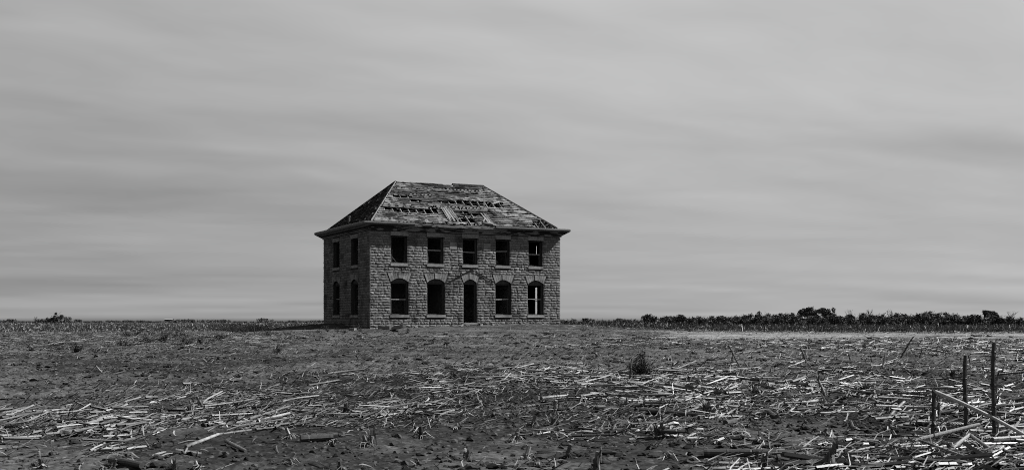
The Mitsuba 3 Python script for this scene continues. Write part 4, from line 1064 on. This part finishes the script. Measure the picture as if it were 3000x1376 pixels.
def weed(u, v, h, w_, n, tone, label, name='weed', blade=(.02, .06), cat='weed', stems=14, group=None):
    p = at(u, v); r = np.random.default_rng(int(u * 3 + v)); m1, m2 = MB(), MB()
    for i in range(stems):
        a = r.uniform(0, 6.28); rr_ = w_ * r.random() ** .9 * r.uniform(.5, 1.3); e = p + np.array([math.cos(a) * rr_, math.sin(a) * rr_, h * r.uniform(.3, 1) * (1 - .5 * min(1, rr_ / w_) ** 1.5)])
        c = p + (e - p) * .5 + UP * h * .08
        P_ = [p - UP * .01, c, e]
        m1.put(*tube(P_, [h * .012, h * .009, h * .004], 4), .3)
        for _ in range(n // stems):
            t = r.uniform(.1, 1); q = (1 - t) ** 2 * P_[0] + 2 * t * (1 - t) * P_[1] + t * t * P_[2] + r.normal(0, h * .05, 3)
            if q[2] < p[2]: continue
            d = r.normal(0, 1, 3); d[2] = abs(d[2]) * .6; d /= np.linalg.norm(d); sd = np.cross(d, r.normal(0, 1, 3)); sd /= np.linalg.norm(sd)
            l_, b_ = r.uniform(*blade), r.uniform(*blade) * .35
            m2.put(np.array([q, q + d * l_ * .5 + sd * b_ / 2, q + d * l_, q + d * l_ * .5 - sd * b_ / 2]), [[0, 1, 2, 3]], np.clip(tone + r.normal(0, .25), 0, 1.3))
    k = num(name); m1.done(k + '__stems', 'mat_bark'); m2.done(k + '__leaves', 'mat_leaf'); tag(k, label, cat, group)
weed(1884, 1108, .50, .34, 3600, .2, 'big dark bushy weed standing in the middle of the litter right of the house', blade=(.015, .045), stems=26)
weed(1735, 1112, .14, .22, 260, .3, 'low dark weed left of the upright stub by the big weed')
weed(815, 1036, .34, .24, 420, .5, 'lone feathery weed on the bare soil left of the house front')
weed(1470, 1083, .12, .55, 420, .25, 'low spreading dark weed at the edge of the middle litter drift')
WORDS = 'first second third fourth fifth sixth seventh eighth ninth tenth eleventh twelfth thirteenth fourteenth fifteenth'.split()
for i, (u, v, h, w_) in enumerate(((545, 1010, .35, .6), (590, 1009, .34, .7), (480, 1003, .4, .6), (520, 988, .4, .7), (430, 1006, .3, .4), (375, 988, .3, .5), (405, 984, .4, .4), (440, 985, .3, .5), (690, 976, .5, .8), (710, 978, .55, .6), (790, 984, .3, .7), (365, 1016, .2, .6), (222, 1030, .2, .25), (650, 992, .25, .5), (640, 998, .2, .4))):
    weed(u, v, h * 1.35, w_ * 1.25, 700, .45 if i < 5 else .25, f'{WORDS[int(np.argsort(np.argsort([545, 590, 480, 520, 430, 375, 405, 440, 690, 710, 790, 365, 222, 650, 640]))[i])]} greyish bushy weed from the left in the litter left of the house', blade=(.03, .09), stems=18, group='bushy weeds left of the house')
for i, (u, v, h, w_) in enumerate(((1285, 960, .45, .5), (1225, 962, .3, .5), (1330, 958, .3, .6), (1430, 958, .3, .4), (1600, 957, .35, .6), (1550, 958, .25, .5), (1055, 972, .25, .4), (990, 972, .35, .5), (1010, 976, .3, .5), (930, 976, .3, .5), (1195, 974, .3, .3), (960, 966, .6, .5), (1005, 964, .5, .6), (1045, 966, .45, .5), (1100, 963, .3, .4), (1255, 960, .4, .4), (1310, 957, .35, .5), (1480, 956, .4, .6), (1515, 957, .3, .5), (1575, 957, .3, .4), (1625, 957, .5, .4), (1460, 958, .25, .7), (1635, 962, .25, .7))):
    weed(u, v, h, w_, 260, .3, 'dark weed growing close along the foot of the house wall', blade=(.03, .09), stems=14, group='weeds along the house wall')
for i, (u, v) in enumerate(((2125, 970), (1710, 970), (2020, 972), (2400, 973), (2650, 972))):
    weed(u, v, .38, .5, 300, .35, 'dark weed at the front edge of the stubble right of the house', blade=(.03, .09), stems=14, group='weeds at the stubble edge')

def tuft(u, v, h, n, tone, label, group=None, spread=.08):
    p = at(u, v); r = np.random.default_rng(int(u + 13 * v)); m = MB()
    for i in range(n):
        a = r.uniform(0, 6.28); o = np.array([math.cos(a), math.sin(a), 0]); l = h * r.uniform(.5, 1.1); b = r.uniform(.2, 1.1)
        s = p + o * r.uniform(0, spread * .4); t = np.linspace(0, 1, 4)[:, None]
        c = s + o * (t ** 1.6) * l * b * .8 + UP * (t - .35 * b * t ** 2) * l
        w__ = np.array([.006, .009, .007, .0005])[:, None] * h / .15; sd = np.array([-o[1], o[0], 0])
        m.put(np.stack([c - sd * w__, c + sd * w__], 1).reshape(-1, 3), [[0, 1, 3, 2], [2, 3, 5, 4], [4, 5, 7, 6]], np.clip(tone + r.normal(0, .2), .02, 1))
    k = num('grass_tuft'); m.done(k, 'mat_stalk'); tag(k, label, 'grass tuft', group)
tuft(1930, 1284, .15, 70, .22, 'bushy grass tuft on the bare soil at lower centre right')
tuft(2535, 1156, .20, 70, .20, 'round spiky grass tuft in the litter at mid right')
tuft(2368, 1144, .18, 40, .25, 'spiky grass tuft left of the round one in the litter')
tuft(1260, 1134, .14, 60, .30, 'bushy grass tuft in the middle litter drift')
tuft(2210, 1165, .18, 14, .12, 'long-bladed grass tuft with arching blades at mid right')
tuft(2070, 1208, .14, 50, .40, 'grass tuft at the right end of the thick dark stalk')
tuft(555, 1212, .11, 50, .35, 'small dry grass tuft in the lower left litter')
tuft(1620, 1245, .11, 40, .2, 'dark grass tuft left of the thick stub on bare soil')
tuft(1857, 1254, .10, 30, .35, 'small pale grass tuft right of the thick stub')
tuft(2790, 1105, .14, 50, .15, 'dark grass tuft on the gravel left of the tall stalks')
tuft(690, 1190, .11, 40, .25, 'small dark grass tuft among level stalks at lower left')
tuft(120, 1366, .07, 30, .25, 'low dark grass tuft at the bottom left corner')
tuft(510, 1372, .07, 30, .3, 'low grass tuft at the bottom edge left of the middle')

# ------------------------------------------------------------------ trees on the skyline
def tree(u, vtop, wpx, dist, label, group=None, kind='round', seed=0, dens=1.0):
    r = np.random.default_rng(seed)
    x0, z0 = (u - CX) / F * dist, float(gz0((u - CX) / F * dist, dist))
    ztop = EYE + (HZ - vtop) / F * dist
    h, wd = ztop - z0, wpx / F * dist / 2
    p = np.array([x0, dist, z0]); m1, m2 = MB(), MB()
    bare = kind == 'bare'
    m1.put(*tube([p - UP * .3, p + UP * h * .35 + np.array([r.normal(0, .2), 0, 0]), p + UP * h * .7], [h * .035, h * .025, h * .012], 5), .5)
    limbs = []
    for i in range(16 if bare else 9):
        s = p + UP * h * r.uniform(.2, .6); a = r.uniform(0, 6.28)
        e = p + np.array([math.cos(a) * wd * r.uniform(.3, .95), math.sin(a) * wd * .9, h * r.uniform(.55, .98)])
        c = (s + e) / 2 + np.array([0, 0, h * .05])
        m1.put(*tube([s, c, e], [h * .014, h * .009, h * .004], 4), .4); limbs.append(e)
        if bare or kind == 'twiggy':
            for _ in range(4):
                e2 = e + r.normal(0, wd * .22, 3) * [1, 1, .6] + UP * h * .07
                m1.put(*tube([c + (e - c) * r.random(), e2], [h * .006, h * .003], 3), .4)
    k = num({'round': 'broadleaf_tree', 'open': 'open_crowned_tree', 'bare': 'bare_tree', 'bush': 'field_bush', 'twiggy': 'scrubby_tree', 'cone': 'conifer_tree'}[kind])
    m1.done(k + '__trunk', 'mat_bark')
    if not bare:
        clumps = []
        lobes = [(r.uniform(-.78, .78), r.normal(0, .4), r.uniform(.72, 1.04), r.uniform(.4, .8)) for _ in range(5)]
        n = {'round': 34, 'open': 40, 'bush': 30, 'twiggy': 26, 'cone': 12}[kind]
        for i in range(n):
            if kind == 'cone':
                t = i / n; c = p + np.array([r.normal(0, wd * .3 * (1 - t)), r.normal(0, wd * .3 * (1 - t)), h * (.1 + .85 * t)]); rad_ = wd * (1 - t) * .8 + .2
            elif kind == 'open' or kind == 'twiggy':
                c = limbs[i % len(limbs)] + r.normal(0, wd * .14, 3) * [1, 1, .7]; rad_ = wd * r.uniform(.08, .16)
                if kind == 'twiggy' and i > 2: t_ = r.uniform(-.85, .85); c = p + np.array([t_ * wd, r.normal(0, wd * .3), h * r.uniform(.1, .78 - .3 * abs(t_))]); rad_ = wd * r.uniform(.14, .24)
                c[2] = min(c[2], z0 + h * r.uniform(.78, .98) - rad_ * .5)
            else:
                lx, ly, lh, lw = lobes[i % 5]
                zz_ = r.uniform(.08, .88) * lh; wz = math.sqrt(max(.1, 1 - (zz_ / (lh * 1.02)) ** 2))
                c = p + np.array([np.clip(lx + r.normal(0, .28) * lw * wz, -.95, .95) * wd, (ly + r.normal(0, .3) * lw) * wd, h * zz_]); rad_ = max(wd * r.uniform(.14, .28), h * .09)
            clumps.append((c, rad_))
        P_, Tn = [], []
        for c, rad_ in clumps:
            nl = int(95 * dens)
            d = r.normal(0, 1, (nl, 3)); d /= np.linalg.norm(d, axis=1, keepdims=True)
            P_.append(c + d * (rad_ * np.minimum(1.6, np.abs(r.normal(0, .75, (nl, 1))))) * [1, 1, .8]); Tn.append(np.full(nl, r.uniform(.1, .9)))
        P_, Tn = np.vstack(P_), np.concatenate(Tn)
        dome = z0 + h * (1 - .38 * np.clip(np.abs(P_[:, 0] - x0) / wd, 0, 1.2) ** 2.2) if kind not in ('round', 'twiggy') else np.full(len(P_), ztop)
        P_[:, 2] = np.where(P_[:, 2] > dome, dome - np.abs(P_[:, 2] - dome) * r.uniform(0, 1.2, len(P_)), P_[:, 2])
        P_[:, 2] = np.maximum(P_[:, 2], z0 + .1)
        n = len(P_); sz_ = np.clip(wd * .075, .10, .45) * r.uniform(.6, 1.3, (n, 1))
        a_, b_ = r.normal(0, 1, (n, 3)), r.normal(0, 1, (n, 3))
        a_ /= np.linalg.norm(a_, axis=1, keepdims=True); b_ = np.cross(a_, b_); b_ /= np.linalg.norm(b_, axis=1, keepdims=True)
        V_ = np.stack([P_ - a_ * sz_, P_ + b_ * sz_ * .6, P_ + a_ * sz_, P_ - b_ * sz_ * .6], 1).reshape(-1, 3)
        m2.put(V_, np.arange(n * 4).reshape(-1, 4), np.repeat(np.clip(Tn + r.normal(0, .2, n), 0, 1.2), 4)); m2.done(k + '__crown', 'mat_leaf')
    tag(k, label, 'bush' if kind == 'bush' else 'tree', group)
WOOD = 'trees of the dark wood on the right skyline'
rt = np.random.default_rng(90)
prof = [(1640, 940, 40), (1668, 936, 40), (1700, 931, 46), (1735, 937, 40), (1790, 937, 44), (1830, 934, 44), (1865, 930, 50), (1905, 932, 40), (1930, 923, 48), (1965, 926, 46), (2003, 927, 44), (2045, 922, 50), (2085, 929, 46), (2122, 922, 54),
        (2160, 924, 50), (2190, 915, 50), (2225, 911, 60), (2262, 913, 50), (2292, 911, 56), (2325, 915, 50), (2368, 920, 44), (2432, 915, 50), (2475, 921, 50), (2518, 912, 56), (2560, 918, 50),
        (2600, 914, 60), (2640, 912, 56), (2680, 913, 60), (2722, 911, 60), (2762, 914, 60), (2806, 920, 54), (2845, 924, 50), (2925, 920, 40), (2985, 938, 40)]
ORD = lambda i: f"{i + 1}{'th' if 10 <= (i + 1) % 100 <= 20 else {1: 'st', 2: 'nd', 3: 'rd'}.get((i + 1) % 10, 'th')}"
for i, (u, v, w_) in enumerate(prof):
    tree(u, v + rt.uniform(-3, 3), w_ * rt.uniform(.9, 1.5), 560 + rt.uniform(-20, 60), f'{ORD(i)} dark rounded tree from the left end of the long wood on the right skyline', WOOD, 'round', 400 + i)
for i in range(26):                                    # lower front rank that closes the wood
    u = 1900 + i * 42 + rt.uniform(-14, 14)
    tree(u, 925 + rt.uniform(-6, 6), 66, 520 + rt.uniform(-10, 15), f'{ORD(i)} low dark tree from the left in the front rank of the right skyline wood', 'front rank of the right skyline wood', 'bush', 500 + i)
tree(2386, 897, 104, 545, 'tall open crowned tree rising above the wood, left of a pair', kind='open', seed=601)
tree(2424, 900, 74, 550, 'tall open crowned tree rising above the wood, right of a pair', kind='open', seed=612)
tree(1891, 927, 16, 540, 'small pointed conifer in front of the wood right of the house', kind='cone', seed=603)
tree(2884, 909, 84, 545, 'broad airy tree near the right end of the skyline wood', kind='open', seed=604)
tree(2961, 914, 36, 540, 'bare leafless tree at the far right of the skyline', kind='bare', seed=605)
tree(2489, 909, 26, 540, 'thin twiggy tree top right of the tall open crowned trees', kind='bare', seed=606)
tree(2548, 908, 28, 545, 'second bare twiggy tree top further right in the wood', kind='bare', seed=607)
tree(2610, 908, 26, 545, 'third bare twiggy tree top in the middle of the wood', kind='bare', seed=608)
tree(178, 916, 58, 215, 'dark scrubby twiggy tree alone on the left skyline', kind='twiggy', seed=620, dens=2.4)
tree(141, 926, 14, 215, 'small upright bush just left of the scrubby tree', kind='bush', seed=621)
tree(37, 932, 30, 220, 'low round bush at the far left of the skyline', kind='bush', seed=622)
tree(117, 933, 34, 220, 'low round bush between the far left bush and the scrubby tree', kind='bush', seed=623)
tree(103, 928, 11, 222, 'thin bare sapling behind the low bush on the left skyline', kind='bare', seed=624)
tree(14, 936, 10, 420, 'tiny round tree at the left end of the skyline', kind='round', seed=625)
# the thicket that closes the foot of the wood
br = np.random.default_rng(95); n = 26000
k = br.uniform((1880 - CX) / F, (3080 - CX) / F, n); yb = br.uniform(525, 570, n); xb = k * yb
hb = (1.2 + 3.0 * meshkit.fbm(np.stack([xb * .12, yb * 0, yb * 0], -1), 3, 17)) * sstep((1870 - CX) / F, (2000 - CX) / F, k) ** .6
P_ = np.stack([xb, yb, gz0(xb, yb) + hb * br.random(n) ** .7], 1)
a_ = br.normal(0, 1, (n, 3)); a_ /= np.linalg.norm(a_, axis=1, keepdims=True); b_ = np.cross(a_, br.normal(0, 1, (n, 3))); b_ /= np.linalg.norm(b_, axis=1, keepdims=True)
V_ = np.stack([P_ - a_ * .4, P_ + b_ * .25, P_ + a_ * .4, P_ - b_ * .25], 1).reshape(-1, 3)
m = MB(); m.put(V_, np.arange(n * 4).reshape(-1, 4), np.repeat(np.clip(br.normal(.4, .3, n), 0, 1.2), 4)); m.done('wood_thicket', 'mat_leaf')
tag('wood_thicket', 'dark brush along the foot of the wood on the right skyline', 'brush', kind='stuff')
FAR = 'far trees along the left skyline'
for i in range(46):
    u = 0 + i * 23 + rt.uniform(-8, 8)
    top = 939.6 + rt.uniform(-2.5, 1.5)
    if 520 < u < 690: top = 933 + rt.uniform(-2, 2.5)
    if abs(u - 226) < 14: top = 935
    if abs(u - 771) < 14: top = 931
    tree(u, top, 34, 900 + rt.uniform(-40, 60), 'tiny dark tree in the far row on the left skyline', FAR, 'bush', 700 + i, .35)
for i in range(9):
    u = 1650 + i * 30 + rt.uniform(-8, 8)
    tree(u, 940 + rt.uniform(-2, 2), 44, 800, 'tiny dark tree in the low far row just right of the house', 'far trees right of the house', 'bush', 800 + i, .35)
# a low white shed roof far off on the left skyline
xs, ds = (493 - CX) / F * 1100, 1100.0
zs = float(gz0(xs, ds))
m = MB(); m.put(*box8([xs - 4, ds, zs], [8, 0, 0], [0, 5, 0], [0, 0, 3.0]), .5); m.done('far_shed__wall', 'mat_darkwood')
m = MB(); m.put(np.array([[xs - 4.3, ds - .4, zs + 3.0], [xs + 4.3, ds - .4, zs + 3.0], [xs + 4.3, ds + 2.5, zs + 3.7], [xs - 4.3, ds + 2.5, zs + 3.7], [xs + 4.3, ds + 5.4, zs + 3.0], [xs - 4.3, ds + 5.4, zs + 3.0]]), [[0, 1, 2, 3], [3, 2, 4, 5]], .7); m.done('far_shed__roof', 'mat_palewood')
tag('far_shed', 'tiny shed with a white roof far away on the left skyline', 'shed')
